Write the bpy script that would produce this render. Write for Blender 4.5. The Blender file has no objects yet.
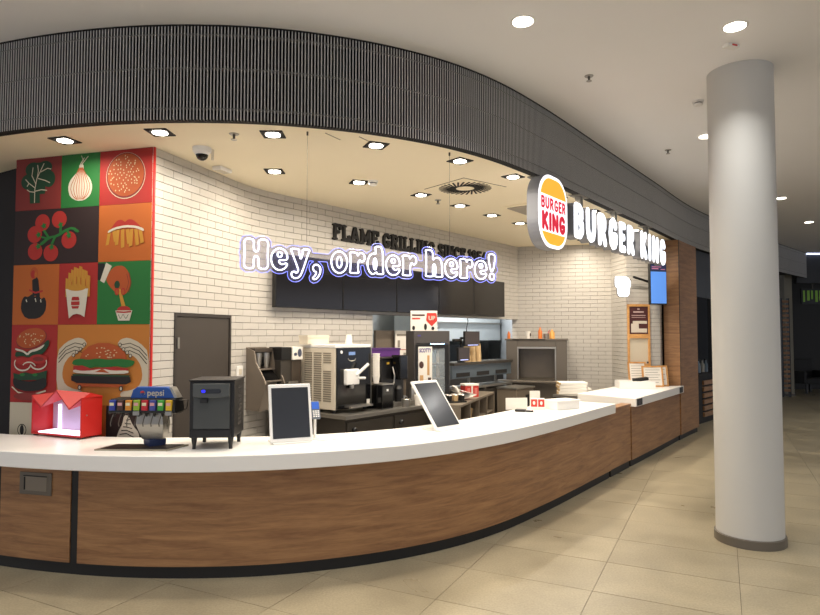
import bpy, bmesh, math, random
import numpy as np
from mathutils import Vector, Matrix
random.seed(7)
R = math.radians
PI = math.pi
scene = bpy.context.scene
COL = scene.collection

# ------------------------------------------------------------------ camera, world, exposure
cam_d = bpy.data.cameras.new('camera'); cam = bpy.data.objects.new('camera', cam_d); COL.objects.link(cam)
cam.location = (0, 0, 1.75); cam.rotation_euler = (R(92.45), 0, 0)
cam_d.sensor_width = 36; cam_d.lens = 620 / 820 * 36; cam_d.clip_start = .05; cam_d.clip_end = 100
scene.camera = cam
world = bpy.data.worlds.new('world'); scene.world = world; world.use_nodes = True
bg = world.node_tree.nodes['Background']; bg.inputs[0].default_value = (.82, .86, .97, 1); bg.inputs[1].default_value = 1.0
vs = scene.view_settings
vs.view_transform = 'Standard'; vs.look = 'None'; vs.gamma = 1; vs.use_curve_mapping = False; vs.exposure = 0.0
KITCHEN_W = 8.0      # watts of one square downlight over the counter
MALL_W = 6.8         # watts of one round mall downlight
WARM = (1.0, .89, .74)
NEUT = (1.0, .985, .96)

# ------------------------------------------------------------------ helpers
def lin(c):
    if isinstance(c, str):
        c = [int(c[i:i + 2], 16) / 255 for i in (0, 2, 4)]
    return tuple(((v / 12.92) if v <= .04045 else ((v + .055) / 1.055) ** 2.4) for v in c)

MATS = {}
def mat(name, color=None, rough=.5, metal=0., emit=None, es=0., var=0., scale=8., bump=0., spec=.5, trans=0., alpha=1., coat=0., objvar=0.):
    if name in MATS: return MATS[name]
    m = bpy.data.materials.new(name); m.use_nodes = True; MATS[name] = m
    nt = m.node_tree; b = nt.nodes['Principled BSDF']
    c = lin(color) if color is not None else (0, 0, 0)
    b.inputs['Base Color'].default_value = (*c, 1)
    b.inputs['Roughness'].default_value = rough; b.inputs['Metallic'].default_value = metal
    b.inputs['Specular IOR Level'].default_value = spec
    b.inputs['Coat Weight'].default_value = coat
    if trans: b.inputs['Transmission Weight'].default_value = trans
    if alpha < 1: b.inputs['Alpha'].default_value = alpha
    if emit is not None:
        b.inputs['Emission Color'].default_value = (*lin(emit), 1); b.inputs['Emission Strength'].default_value = es
    tc = nt.nodes.new('ShaderNodeTexCoord')
    n = nt.nodes.new('ShaderNodeTexNoise'); n.inputs['Scale'].default_value = scale; n.inputs['Detail'].default_value = 6
    nt.links.new(tc.outputs['Object'], n.inputs['Vector'])
    mr = nt.nodes.new('ShaderNodeMapRange'); mr.inputs[3].default_value = 1 - var; mr.inputs[4].default_value = 1 + var
    nt.links.new(n.outputs['Fac'], mr.inputs[0])
    fac = mr.outputs[0]
    if objvar:
        oi = nt.nodes.new('ShaderNodeObjectInfo'); m2 = nt.nodes.new('ShaderNodeMapRange')
        m2.inputs[3].default_value = 1 - objvar; m2.inputs[4].default_value = 1 + objvar
        nt.links.new(oi.outputs['Random'], m2.inputs[0])
        mm = nt.nodes.new('ShaderNodeMath'); mm.operation = 'MULTIPLY'
        nt.links.new(fac, mm.inputs[0]); nt.links.new(m2.outputs[0], mm.inputs[1]); fac = mm.outputs[0]
    mx = nt.nodes.new('ShaderNodeVectorMath'); mx.operation = 'SCALE'; mx.inputs[0].default_value = c
    nt.links.new(fac, mx.inputs['Scale']); nt.links.new(mx.outputs[0], b.inputs['Base Color'])
    if bump:
        bp = nt.nodes.new('ShaderNodeBump'); bp.inputs['Strength'].default_value = bump; bp.inputs['Distance'].default_value = .01
        nt.links.new(n.outputs['Fac'], bp.inputs['Height']); nt.links.new(bp.outputs[0], b.inputs['Normal'])
    return m

def wood_mat(name, c1, c2, rough=.45, uv=True, stretch=(1.2, 14, 14)):
    if name in MATS: return MATS[name]
    m = bpy.data.materials.new(name); m.use_nodes = True; MATS[name] = m
    nt = m.node_tree; b = nt.nodes['Principled BSDF']; b.inputs['Roughness'].default_value = rough
    tc = nt.nodes.new('ShaderNodeTexCoord'); mp = nt.nodes.new('ShaderNodeMapping')
    mp.inputs['Scale'].default_value = stretch
    nt.links.new(tc.outputs['UV' if uv else 'Object'], mp.inputs[0])
    n = nt.nodes.new('ShaderNodeTexNoise'); n.inputs['Scale'].default_value = 1.6; n.inputs['Detail'].default_value = 8; n.inputs['Roughness'].default_value = .62
    n.inputs['Distortion'].default_value = .7
    nt.links.new(mp.outputs[0], n.inputs['Vector'])
    n2 = nt.nodes.new('ShaderNodeTexNoise'); n2.inputs['Scale'].default_value = 12; n2.inputs['Detail'].default_value = 4
    nt.links.new(mp.outputs[0], n2.inputs['Vector'])
    ad = nt.nodes.new('ShaderNodeMath'); ad.operation = 'MULTIPLY_ADD'; ad.inputs[1].default_value = .25
    nt.links.new(n2.outputs['Fac'], ad.inputs[0]); nt.links.new(n.outputs['Fac'], ad.inputs[2])
    cr = nt.nodes.new('ShaderNodeValToRGB'); cr.color_ramp.elements[0].position = .44; cr.color_ramp.elements[1].position = .80
    cr.color_ramp.elements[0].color = (*lin(c1), 1); cr.color_ramp.elements[1].color = (*lin(c2), 1)
    nt.links.new(ad.outputs[0], cr.inputs[0]); nt.links.new(cr.outputs[0], b.inputs['Base Color'])
    return m

class MB:
    """collects simple shapes into one mesh; each shape may have its own material slot"""
    def __init__(s): s.v = []; s.f = []; s.mi = []; s.uv = []
    def add(s, verts, faces, mi=0, M=None):
        o = len(s.v)
        for p in verts:
            p = Vector(p)
            if M is not None: p = M @ p
            s.v.append(tuple(p))
        for f in faces: s.f.append([i + o for i in f]); s.mi.append(mi)
        return s
    def box(s, x0, x1, y0, y1, z0, z1, mi=0, M=None):
        vs_ = [(x, y, z) for z in (z0, z1) for y in (y0, y1) for x in (x0, x1)]
        return s.add(vs_, [(0, 2, 3, 1), (4, 5, 7, 6), (0, 1, 5, 4), (2, 6, 7, 3), (0, 4, 6, 2), (1, 3, 7, 5)], mi, M)
    def lathe(s, prof, c=(0, 0, 0), n=20, mi=0, M=None, cap=True):
        vs_ = []; fs = []
        for (r, z) in prof:
            for k in range(n):
                a = 2 * PI * k / n; vs_.append((c[0] + r * math.cos(a), c[1] + r * math.sin(a), c[2] + z))
        for i in range(len(prof) - 1):
            for k in range(n):
                k2 = (k + 1) % n
                fs.append((i * n + k, i * n + k2, (i + 1) * n + k2, (i + 1) * n + k))
        if cap:
            fs.append(tuple(range(n))[::-1]); fs.append(tuple((len(prof) - 1) * n + k for k in range(n)))
        return s.add(vs_, fs, mi, M)
    def cyl(s, p, q, r, n=12, mi=0, r2=None):
        p = Vector(p); q = Vector(q); d = q - p; L = d.length
        M = Matrix.Translation(p) @ d.to_track_quat('Z', 'Y').to_matrix().to_4x4()
        return s.lathe([(r, 0), (r if r2 is None else r2, L)], n=n, mi=mi, M=M)
    def tube(s, pts, r, n=6, closed=False, mi=0):
        P = [Vector(p) for p in pts]; N = len(P); vs_ = []; fs = []
        prev = None
        for i in range(N):
            a = P[i - 1] if (closed or i > 0) else P[i]
            b = P[(i + 1) % N] if (closed or i < N - 1) else P[i]
            t = (b - a)
            t = t.normalized() if t.length > 1e-9 else Vector((1, 0, 0))
            ref = Vector((0, 1, 0)) if abs(t.y) < .95 else Vector((0, 0, 1))
            if prev is not None and abs(prev.dot(t)) < .95: ref = prev
            w = t.cross(ref).normalized(); u = w.cross(t).normalized(); prev = u
            for k in range(n):
                an = 2 * PI * k / n; vs_.append(P[i] + (u * math.cos(an) + w * math.sin(an)) * r)
        for i in range(N if closed else N - 1):
            j = (i + 1) % N
            for k in range(n):
                k2 = (k + 1) % n; fs.append((i * n + k, i * n + k2, j * n + k2, j * n + k))
        if not closed:
            fs.append(tuple(range(n))[::-1]); fs.append(tuple((N - 1) * n + k for k in range(n)))
        return s.add(vs_, fs, mi)
    def prism(s, poly, y0, y1, mi=0, M=None):
        """poly in local x,z; extruded y0..y1 (front y0)"""
        n = len(poly); vs_ = [(x, y0, z) for x, z in poly] + [(x, y1, z) for x, z in poly]
        fs = [tuple(range(n)), tuple(range(n, 2 * n))[::-1]] + [(i, (i + 1) % n, n + (i + 1) % n, n + i)[::-1] for i in range(n)]
        return s.add(vs_, fs, mi, M)
    def plate(s, poly, z0, z1, mi=0):
        """poly in x,y; extruded in z"""
        n = len(poly); vs_ = [(x, y, z0) for x, y in poly] + [(x, y, z1) for x, y in poly]
        fs = [tuple(range(n))[::-1], tuple(range(n, 2 * n))] + [(i, (i + 1) % n, n + (i + 1) % n, n + i) for i in range(n)]
        return s.add(vs_, fs, mi)
    def sphere(s, c, r, n=14, m=8, mi=0, sz=1., half=None):
        prof = []
        for i in range(m + 1):
            a = -PI / 2 + PI * i / m
            if half == 'low' and a > 1e-6: break
            if half == 'up' and a < -1e-6: continue
            prof.append((max(r * math.cos(a), 1e-4), r * math.sin(a) * sz))
        return s.lathe(prof, c=c, n=n, mi=mi)
    def build(s, name, mats, parent=None, loc=(0, 0, 0), rz=0., bevel=0., smooth=False, uvs=None):
        me = bpy.data.meshes.new(name); me.from_pydata(s.v, [], s.f)
        if not isinstance(mats, (list, tuple)): mats = [mats]
        for m in mats: me.materials.append(m)
        if len(mats) > 1: me.polygons.foreach_set('material_index', s.mi)
        bm = bmesh.new(); bm.from_mesh(me); bmesh.ops.recalc_face_normals(bm, faces=bm.faces); bm.to_mesh(me); bm.free()
        if smooth:
            me.polygons.foreach_set('use_smooth', [True] * len(me.polygons))
            try: me.set_sharp_from_angle(angle=R(40))
            except Exception: pass
        o = bpy.data.objects.new(name, me); COL.objects.link(o)
        o.location = loc; o.rotation_euler = (0, 0, rz)
        if parent is not None: o.parent = parent
        if bevel:
            b = o.modifiers.new('bevel', 'BEVEL'); b.width = bevel; b.segments = 2; b.limit_method = 'ANGLE'; b.angle_limit = R(50)
        return o

def tag(o, label=None, cat=None, group=None, kind=None):
    if label: o['label'] = label
    if cat: o['category'] = cat
    if group: o['group'] = group
    if kind: o['kind'] = kind
    return o
def thing(name, label, cat, loc=(0, 0, 0), rz=0., group=None):
    o = bpy.data.objects.new(name, None); COL.objects.link(o); o.empty_display_size = .05
    o.location = loc; o.rotation_euler = (0, 0, rz)
    return tag(o, label, cat, group)
def struct(o): o['kind'] = 'structure'; return o
def copy_tree(o, parent=None):
    c = o.copy(); COL.objects.link(c)
    if parent is not None: c.parent = parent
    for ch in list(o.children): copy_tree(ch, c)
    return c

# ---- plan curves (x to the right, y away from the viewer)
class Path:
    def __init__(s, ctrl, smooth=True, step=.03):
        P = [np.array(p, float) for p in ctrl]; pts = []
        if smooth:
            for i in range(len(P) - 1):
                p0 = P[i - 1] if i > 0 else 2 * P[0] - P[1]; p1 = P[i]; p2 = P[i + 1]
                p3 = P[i + 2] if i + 2 < len(P) else 2 * P[-1] - P[-2]
                k = max(2, int(np.linalg.norm(p2 - p1) / step))
                for j in range(k):
                    t = j / k
                    pts.append(.5 * ((2 * p1) + (-p0 + p2) * t + (2 * p0 - 5 * p1 + 4 * p2 - p3) * t * t + (-p0 + 3 * p1 - 3 * p2 + p3) * t ** 3))
            pts.append(P[-1])
        else: pts = P
        s.p = np.array(pts); d = np.linalg.norm(np.diff(s.p, axis=0), axis=1); s.a = np.concatenate([[0], np.cumsum(d)]); s.L = s.a[-1]
    def at(s, a, off=0.):
        x = np.interp(a, s.a, s.p[:, 0]); y = np.interp(a, s.a, s.p[:, 1])
        if off:
            t = s.tan(a); x -= t[1] * off; y += t[0] * off
        return np.array([x, y])
    def tan(s, a):
        e = .02; p = np.array([np.interp(a - e, s.a, s.p[:, 0]), np.interp(a - e, s.a, s.p[:, 1])]); q = np.array([np.interp(a + e, s.a, s.p[:, 0]), np.interp(a + e, s.a, s.p[:, 1])])
        d = q - p; return d / np.linalg.norm(d)
    def ang(s, a): t = s.tan(a); return math.atan2(t[1], t[0])
    def arc_x(s, X): return float(np.interp(X, s.p[:, 0], s.a))

def ribbon(path, a0, a1, o0, o1, z0, z1, name, m, parent=None, step=.06, bevel=0.):
    """solid band that follows a plan curve; offsets grow away from the viewer; uv = (arc, z)"""
    k = max(1, int((a1 - a0) / step)); A = [a0 + (a1 - a0) * i / k for i in range(k + 1)]
    vs_ = []
    for a in A:
        ob = o1(a) if callable(o1) else o1; oa = o0(a) if callable(o0) else o0
        for (o, z) in ((oa, z0), (ob, z0), (ob, z1), (oa, z1)):
            p = path.at(a, o) if o else path.at(a); vs_.append((p[0], p[1], z))
    fs = []; uv = []
    for i in range(k):
        for j in range(4):
            j2 = (j + 1) % 4; f = (i * 4 + j, i * 4 + j2, (i + 1) * 4 + j2, (i + 1) * 4 + j); fs.append(f)
            def U(ii, jj):
                return (A[ii], (z0, z0, z1, z1)[jj] + ((0, .7, .7, 0)[jj] if j in (0, 2) else 0))
            uv.append([U(i, j), U(i, j2), U(i + 1, j2), U(i + 1, j)])
    fs.append((0, 3, 2, 1)); uv.append([(.0, z0), (.0, z1), (.3, z1), (.3, z0)])
    b_ = k * 4; fs.append((b_, b_ + 1, b_ + 2, b_ + 3)); uv.append([(.0, z0), (.3, z0), (.3, z1), (.0, z1)])
    me = bpy.data.meshes.new(name); me.from_pydata(vs_, [], fs); me.materials.append(m)
    ul = me.uv_layers.new(name='UVMap')
    for pl, u4 in zip(me.polygons, uv):
        for li, t in zip(pl.loop_indices, u4): ul.data[li].uv = t
    bm = bmesh.new(); bm.from_mesh(me); bmesh.ops.recalc_face_normals(bm, faces=bm.faces); bm.to_mesh(me); bm.free()
    o = bpy.data.objects.new(name, me); COL.objects.link(o)
    if parent is not None: o.parent = parent
    if bevel:
        b = o.modifiers.new('bevel', 'BEVEL'); b.width = bevel; b.segments = 2; b.limit_method = 'ANGLE'; b.angle_limit = R(50)
    return o

# ---- outlines: distance field -> contour loops
def seg_dist(X, Y, a, b):
    ax, ay = a; bx_, by = b; dx, dy = bx_ - ax, by - ay; L = dx * dx + dy * dy
    t = np.clip(((X - ax) * dx + (Y - ay) * dy) / (L if L > 1e-12 else 1), 0, 1)
    return np.hypot(X - ax - t * dx, Y - ay - t * dy)
def contours(F, xs, ys, lev=0.):
    """marching squares on F[iy,ix] (inside < lev) -> closed loops"""
    ins = F < lev; ny, nx = F.shape; edge = {}
    def ip(i, j, k, l):
        a = F[j, i] - lev; b = F[l, k] - lev; t = a / (a - b)
        return (xs[i] + (xs[k] - xs[i]) * t, ys[j] + (ys[l] - ys[j]) * t)
    act = np.argwhere((ins[:-1, :-1].astype(int) + ins[1:, :-1] + ins[:-1, 1:] + ins[1:, 1:]) % 4 != 0)
    nxt = {}; pos = {}
    for j, i in act:
        c = (ins[j, i], ins[j, i + 1], ins[j + 1, i + 1], ins[j + 1, i])
        E_ = {0: ('h', i, j), 1: ('v', i + 1, j), 2: ('h', i, j + 1), 3: ('v', i, j)}
        cor = [(i, j), (i + 1, j), (i + 1, j + 1), (i, j + 1)]
        cr = []
        for e in range(4):
            p, q = cor[e], cor[(e + 1) % 4]
            if c[e] != c[(e + 1) % 4]:
                cr.append((e, c[e])); key = E_[e]
                if key not in pos: pos[key] = ip(p[0], p[1], q[0], q[1])
        outs = [e for e, inside in cr if inside]; inns = [e for e, inside in cr if not inside]
        if len(outs) == 1: nxt[E_[outs[0]]] = E_[inns[0]]
        else:
            for e in outs: nxt[E_[e]] = E_[(e + 1) % 4] if (e + 1) % 4 in inns else E_[(e - 1) % 4]
    loops = []; seen = set()
    for k0 in list(nxt):
        if k0 in seen: continue
        lp = []; k = k0
        while k is not None and k not in seen: seen.add(k); lp.append(pos[k]); k = nxt.get(k)
        if len(lp) > 3: loops.append(lp)
    return loops
def fill_mesh(name, loops, depth, front=0., m=None, parent=None, scale=1., ox=0., oz=0., bevel=0., zaxis=True):
    """closed loops (outer and holes) -> solid plate standing in local x,z, front face at y=front, going back by depth"""
    cu = bpy.data.curves.new(name, 'CURVE'); cu.dimensions = '2D'; cu.fill_mode = 'BOTH'; cu.extrude = depth / 2; cu.bevel_depth = bevel
    for lp in loops:
        sp = cu.splines.new('POLY'); sp.points.add(len(lp) - 1); sp.use_cyclic_u = True
        for q, (x, z) in zip(sp.points, lp): q.co = (ox + x * scale, oz + z * scale, 0, 1)
    t = bpy.data.objects.new(name, cu); me = bpy.data.meshes.new_from_object(t)
    bpy.data.objects.remove(t); bpy.data.curves.remove(cu)
    me.transform(Matrix.Translation((0, front + depth / 2 + bevel, 0)) @ Matrix.Rotation(PI / 2, 4, 'X'))
    me.name = name; me.materials.clear(); me.materials.append(m)
    o = bpy.data.objects.new(name, me); COL.objects.link(o)
    if parent is not None: o.parent = parent
    return o

SANS = {
 'B': (.72, [[(.16, .86), (.16, .14)], [(.16, .86), (.42, .86), (.54, .78), (.54, .63), (.42, .53), (.16, .53)], [(.42, .53), (.57, .42), (.57, .25), (.44, .14), (.16, .14)]]),
 'U': (.76, [[(.15, .86), (.15, .38), (.22, .2), (.38, .14), (.54, .2), (.61, .38), (.61, .86)]]),
 'R': (.76, [[(.16, .86), (.16, .14)], [(.16, .86), (.42, .86), (.55, .78), (.55, .6), (.42, .5), (.16, .5)], [(.38, .48), (.6, .14)]]),
 'G': (.78, [[(.60, .74), (.5, .84), (.38, .87), (.22, .78), (.15, .5), (.22, .22), (.38, .13), (.54, .17), (.63, .28), (.63, .44), (.44, .44)]]),
 'E': (.62, [[(.5, .86), (.16, .86), (.16, .14), (.5, .14)], [(.16, .5), (.44, .5)]]),
 'K': (.76, [[(.16, .86), (.16, .14)], [(.2, .46), (.58, .86)], [(.3, .54), (.61, .14)]]),
 'I': (.34, [[(.17, .86), (.17, .14)]]),
 'N': (.78, [[(.15, .14), (.15, .86), (.62, .14), (.62, .86)]]),
}
SERIF = {
 'F': (.74, [[(.2, .92), (.2, .08)], [(.2, .9), (.66, .9), (.66, .74)], [(.2, .5), (.5, .5)]], [(.05, .35, .06), (.05, .3, .92)]),
 'L': (.72, [[(.2, .92), (.2, .1), (.64, .1), (.64, .3)]], [(.05, .36, .92), (.05, .3, .06)]),
 'A': (.86, [[(.16, .08), (.4, .9), (.46, .9), (.7, .08)], [(.26, .34), (.6, .34)]], [(.02, .32, .06), (.54, .84, .06)]),
 'M': (1.02, [[(.18, .08), (.18, .9), (.51, .25), (.84, .9), (.84, .08)]], [(.03, .33, .06), (.69, .99, .06), (.04, .2, .92), (.82, .98, .92)]),
 'E': (.74, [[(.66, .74), (.66, .9), (.2, .9), (.2, .1), (.66, .1), (.66, .28)], [(.2, .5), (.5, .5)]], [(.05, .3, .92), (.05, .3, .06)]),
 'G': (.82, [[(.68, .72), (.52, .9), (.36, .9), (.18, .74), (.14, .5), (.18, .26), (.36, .1), (.54, .1), (.68, .22), (.68, .42), (.48, .42)]], []),
 'R': (.82, [[(.2, .92), (.2, .08)], [(.2, .9), (.5, .9), (.62, .8), (.62, .62), (.5, .5), (.2, .5)], [(.44, .48), (.68, .1)]], [(.05, .35, .06), (.05, .3, .92), (.58, .8, .06)]),
 'I': (.42, [[(.21, .92), (.21, .08)]], [(.05, .37, .06), (.05, .37, .94)]),
 'N': (.9, [[(.18, .08), (.18, .92), (.68, .1), (.68, .92)]], [(.04, .32, .06), (.04, .2, .94), (.54, .84, .94)]),
 'S': (.7, [[(.58, .72), (.5, .88), (.32, .91), (.16, .8), (.18, .62), (.34, .52), (.52, .42), (.58, .26), (.46, .12), (.28, .1), (.14, .26)]], []),
 'C': (.78, [[(.66, .7), (.52, .9), (.36, .9), (.18, .74), (.14, .5), (.18, .26), (.36, .1), (.54, .1), (.66, .28)]], []),
 '1': (.5, [[(.1, .78), (.26, .92), (.26, .08)]], [(.08, .44, .06)]),
 '9': (.72, [[(.56, .68), (.48, .52), (.28, .48), (.14, .62), (.16, .8), (.32, .91), (.5, .86), (.58, .66), (.54, .36), (.4, .14), (.2, .1)]], []),
 '5': (.7, [[(.58, .9), (.2, .9), (.18, .54), (.4, .58), (.56, .46), (.56, .26), (.42, .11), (.22, .1), (.12, .2)]], []),
 '4': (.74, [[(.46, .08), (.46, .92), (.1, .34), (.66, .34)]], [(.32, .62, .06)]),
}
def stroke_loops(strokes, hw, serifs=(), step=.022):
    xs = np.arange(-.12, 1.2, step); ys = np.arange(-.12, 1.12, step); X, Y = np.meshgrid(xs, ys)
    F = np.full(X.shape, 9.)
    for st in strokes:
        for a, b in zip(st[:-1], st[1:]): F = np.minimum(F, seg_dist(X, Y, a, b) - hw)
    for (x0, x1, y) in serifs: F = np.minimum(F, seg_dist(X, Y, (x0, y), (x1, y)) - .06)
    return contours(F, xs, ys)
def word(parent, text, font, hw, height, x0, x1, z0, depth, front, m, space=.42, gap=.06, back=None, aspect=None):
    """letters as solid parts of `parent`, between local x0 and x1"""
    adv = []; x = 0.
    for ch in text:
        adv.append(x); x += (space if ch == ' ' else font[ch][0] + gap)
    tot = x - gap; sx = (x1 - x0) / tot; cache = {}
    out = []
    for ch, a in zip(text, adv):
        if ch == ' ': continue
        if ch not in cache:
            g = font[ch]; cache[ch] = stroke_loops(g[1], hw, g[2] if len(g) > 2 else ())
        lp = [[(x0 + (a + px) * sx, z0 + pz * height) for px, pz in l] for l in cache[ch]]
        o = fill_mesh('letter', lp, depth, front, m, parent); out.append((o, lp))
        if back: fill_mesh('letter_return', lp, back[0], front + depth, back[1], o)
    return out

FONT = None
def bfont(parent, name, text, x, z, size, front, m, width=None, bold=0., depth=.0015, align='CENTER', shear=0.):
    cu = bpy.data.curves.new(name, 'FONT'); cu.body = text; cu.size = size; cu.align_x = align; cu.align_y = 'CENTER'; cu.extrude = depth / 2; cu.offset = bold; cu.shear = shear
    cu.resolution_u = 3
    t = bpy.data.objects.new(name, cu); me = bpy.data.meshes.new_from_object(t)
    bpy.data.objects.remove(t); bpy.data.curves.remove(cu)
    if width:
        xs = [v.co.x for v in me.vertices]; w = max(xs) - min(xs); me.transform(Matrix.Diagonal((width / w, 1, 1, 1)))
    me.transform(Matrix.Translation((x, front - depth / 2, z)) @ Matrix.Rotation(PI / 2, 4, 'X'))
    me.materials.clear(); me.materials.append(m); me.name = name
    o = bpy.data.objects.new(name, me); COL.objects.link(o)
    if parent is not None: o.parent = parent
    return o

# ------------------------------------------------------------------ plan of the place
FRONT = Path([(-4.9, 5.95), (-3.95, 5.12), (-3.2, 4.79), (-2.33, 4.565), (-1.55, 4.51), (-.83, 4.605), (-.08, 4.89), (.60, 5.36), (1.30, 6.13), (2.455, 7.65), (3.6, 9.16), (5.15, 11.2), (7.1, 13.35), (9.2, 15.5), (11.2, 17.45)])
HC = 3.34      # ceiling over the counter
HM = 4.04      # mall ceiling
W0 = np.array([-1.235, 7.30]); KU = np.array([.6257, .7801]); KN = np.array([.7801, -.6257]); KA = math.atan2(KU[1], KU[0])
def kp(s, d, z=0.): p = W0 + KU * s + KN * d; return (p[0], p[1], z)
BACK = Path([(-2.187, 5.212), (-1.96, 5.92), (-1.771, 6.515), (-1.56, 6.90), (-1.235, 7.30), (-.36, 8.391), (.6, 9.588), (1.957, 11.28)], True, .05)
# the last part of the wall is straight
RIGHT = Path([(1.86, 11.304), (1.957, 11.28), (3.55, 10.90), (3.58, 10.22), (4.13, 10.27), (4.22, 10.42)], False)

# ------------------------------------------------------------------ materials
M_ceil_mall = mat('mall_ceiling_paint', 'f4f3f3', .85, var=.02, scale=1.5)
M_ceil_in = mat('counter_ceiling_paint', 'f8ecd0', .8, var=.02, scale=2)
M_mortar = mat('mortar', '756d62', .9, var=.1, scale=30)
M_brick = mat('white_glazed_brick', 'beb9b1', .38, var=.02, scale=12, objvar=.015)
M_fin = mat('slat_grey', 'bdbcb9', .55, var=.05)
M_fascia = mat('fascia_backing', '151516', .8, var=.1)
M_rail = mat('fascia_rail', '77746f', .6)
M_black = mat('black_plastic', '141313', .42, var=.1)
M_blackgloss = mat('black_gloss', '0c0c0d', .12, var=.1)
M_blackmatt = mat('black_matt', '181615', .75, var=.1)
M_kick = mat('kick_plate', '151413', .55, var=.1)
M_white = mat('white_solid_surface', 'f1eee8', .32, var=.012, scale=5)
M_whitep = mat('white_plastic', 'eceae6', .35, var=.01)
M_cream = mat('cream_plastic', 'd6ccb9', .45, var=.03)
M_steel = mat('stainless_steel', 'a8a49d', .33, .9, var=.08, scale=6)
M_steeld = mat('brushed_steel_dark', '5c5751', .42, .8, var=.1, scale=5)
M_steelg = mat('grey_metal', '83807a', .5, .4, var=.06)
M_doorbrown = mat('dark_brown_door', '3a332d', .55, var=.06)
M_wood = wood_mat('counter_oak', '7d5637', 'a67b51')
M_woodo = wood_mat('oak_object', '7d5637', 'a67b51', uv=False, stretch=(3, 3, 16))
M_woodh = wood_mat('oak_object_horizontal', '7d5637', 'a67b51', uv=False, stretch=(2, 14, 14))
M_woodframe = wood_mat('pine_frame', 'b98246', 'd9a465', uv=False, stretch=(4, 8, 8))
M_red = mat('red_gloss', 'bf1a14', .42, var=.04)
M_col = mat('column_paint', 'c9c7c1', .6, var=.015, scale=3)
M_screen = mat('screen_off', '120f0f', .14, var=.05)
M_lens = mat('lamp_lens', 'ffffff', .5, emit='fff6e6', es=14.)
M_lens_mall = mat('mall_lamp_lens', 'ffffff', .5, emit='fff3df', es=10.)
M_neon = mat('neon_tube', 'ffffff', .4, emit='e6e8ff', es=2.2)
M_neonedge = mat('neon_plate_edge', 'aab4ff', .3, emit='5563ff', es=1.6)
M_signface = mat('sign_letter_face', 'ffffff', .5, emit='f1f6ff', es=1.7)
M_signside = mat('sign_return', '8b8d94', .5, .2)
M_redbox = mat('printed_red', 'c8352b', .5)
M_paper = mat('paper_white', 'e8e3da', .8, var=.02)
M_kraft = mat('kraft_paper', 'c4a67a', .8, var=.05)
M_dark = mat('shop_dark', '1a1917', .7, var=.1)

# ------------------------------------------------------------------ floor
def stone_mat(name, base, objvar):
    m = mat(name, base, .32, var=.10, scale=3.2, objvar=objvar)
    nt = m.node_tree; b = nt.nodes['Principled BSDF']
    tc = nt.nodes.new('ShaderNodeTexCoord'); n = nt.nodes.new('ShaderNodeTexNoise'); n.inputs['Scale'].default_value = 70; n.inputs['Detail'].default_value = 3
    geo = nt.nodes.new('ShaderNodeNewGeometry')
    nt.links.new(geo.outputs['Position'], n.inputs['Vector'])
    n3 = nt.nodes.new('ShaderNodeTexNoise'); n3.inputs['Scale'].default_value = 1.3; n3.inputs['Detail'].default_value = 7; n3.inputs['Distortion'].default_value = 1.2
    nt.links.new(geo.outputs['Position'], n3.inputs['Vector'])
    old = b.inputs['Base Color'].links[0].from_socket
    def mul(sock, fac, lo, hi, a=.3, z=.7):
        mr = nt.nodes.new('ShaderNodeMapRange'); mr.inputs[1].default_value = a; mr.inputs[2].default_value = z; mr.inputs[3].default_value = lo; mr.inputs[4].default_value = hi
        nt.links.new(fac, mr.inputs[0]); v = nt.nodes.new('ShaderNodeVectorMath'); v.operation = 'SCALE'
        nt.links.new(sock, v.inputs[0]); nt.links.new(mr.outputs[0], v.inputs['Scale']); return v.outputs[0]
    s = mul(old, n.outputs['Fac'], .86, 1.12); s = mul(s, n3.outputs['Fac'], .82, 1.12)
    nt.links.new(s, b.inputs['Base Color'])
    mr = nt.nodes.new('ShaderNodeMapRange'); mr.inputs[3].default_value = .20; mr.inputs[4].default_value = .46
    nt.links.new(n3.outputs['Fac'], mr.inputs[0]); nt.links.new(mr.outputs[0], b.inputs['Roughness'])
    return m
M_stone = stone_mat('stone_tile', 'a2967c', .07)
M_joint = mat('floor_joint', '6d6455', .8, var=.1)
fl = MB().box(-14, 26, -6, 30, -.12, -.004).build('floor', M_joint); struct(fl)
E1 = np.array([.449, .8935]); E2 = np.array([.8935, -.449]); T0 = np.array([2.047, 3.90])
TW, TL = .90, .60
tile_bm = MB().box(-TW / 2 + .002, TW / 2 - .002, -TL / 2 + .002, TL / 2 - .002, -.006, 0.)
tiles = []
def px(X, Y, Z):
    c, s = math.cos(R(2.45)), math.sin(R(2.45)); z = Z - 1.75; yy = Y * c + z * s
    if yy < .2: return None
    return (410 + 620 * X / yy, 307.5 - 620 * (-Y * s + z * c) / yy, yy)
for i in range(-14, 22):
    for j in range(-9, 44):
        c = T0 + E2 * (i + .5) * TW + E1 * (j + .5) * TL
        if c[1] < .3 or c[1] > 27 or c[0] < -12 or c[0] > 24: continue
        # keep the mall side of the counter line, plus a strip below it
        a = FRONT.arc_x(c[0]); yl = np.interp(c[0], FRONT.p[:, 0], FRONT.p[:, 1])
        if -4.9 < c[0] < 11.2 and c[1] > yl + 1.2: continue
        q = px(c[0], c[1], 0)
        vis = q is not None and -60 < q[0] < 880 and q[1] < 690
        tiles.append((0 if vis else 1, np.hypot(*c), c))
tiles.sort(key=lambda t: (t[0], t[1]))
ta = math.atan2(E2[1], E2[0]); tmesh = None
for t in tiles[:300]:
    if tmesh is None:
        o = tile_bm.build('tile', M_stone, fl); tmesh = o.data
    else:
        o = bpy.data.objects.new('tile', tmesh); COL.objects.link(o); o.parent = fl
    o.location = (t[2][0], t[2][1], random.uniform(-.0006, .0006)); o.rotation_euler = (0, 0, ta)
st = MB()
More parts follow.
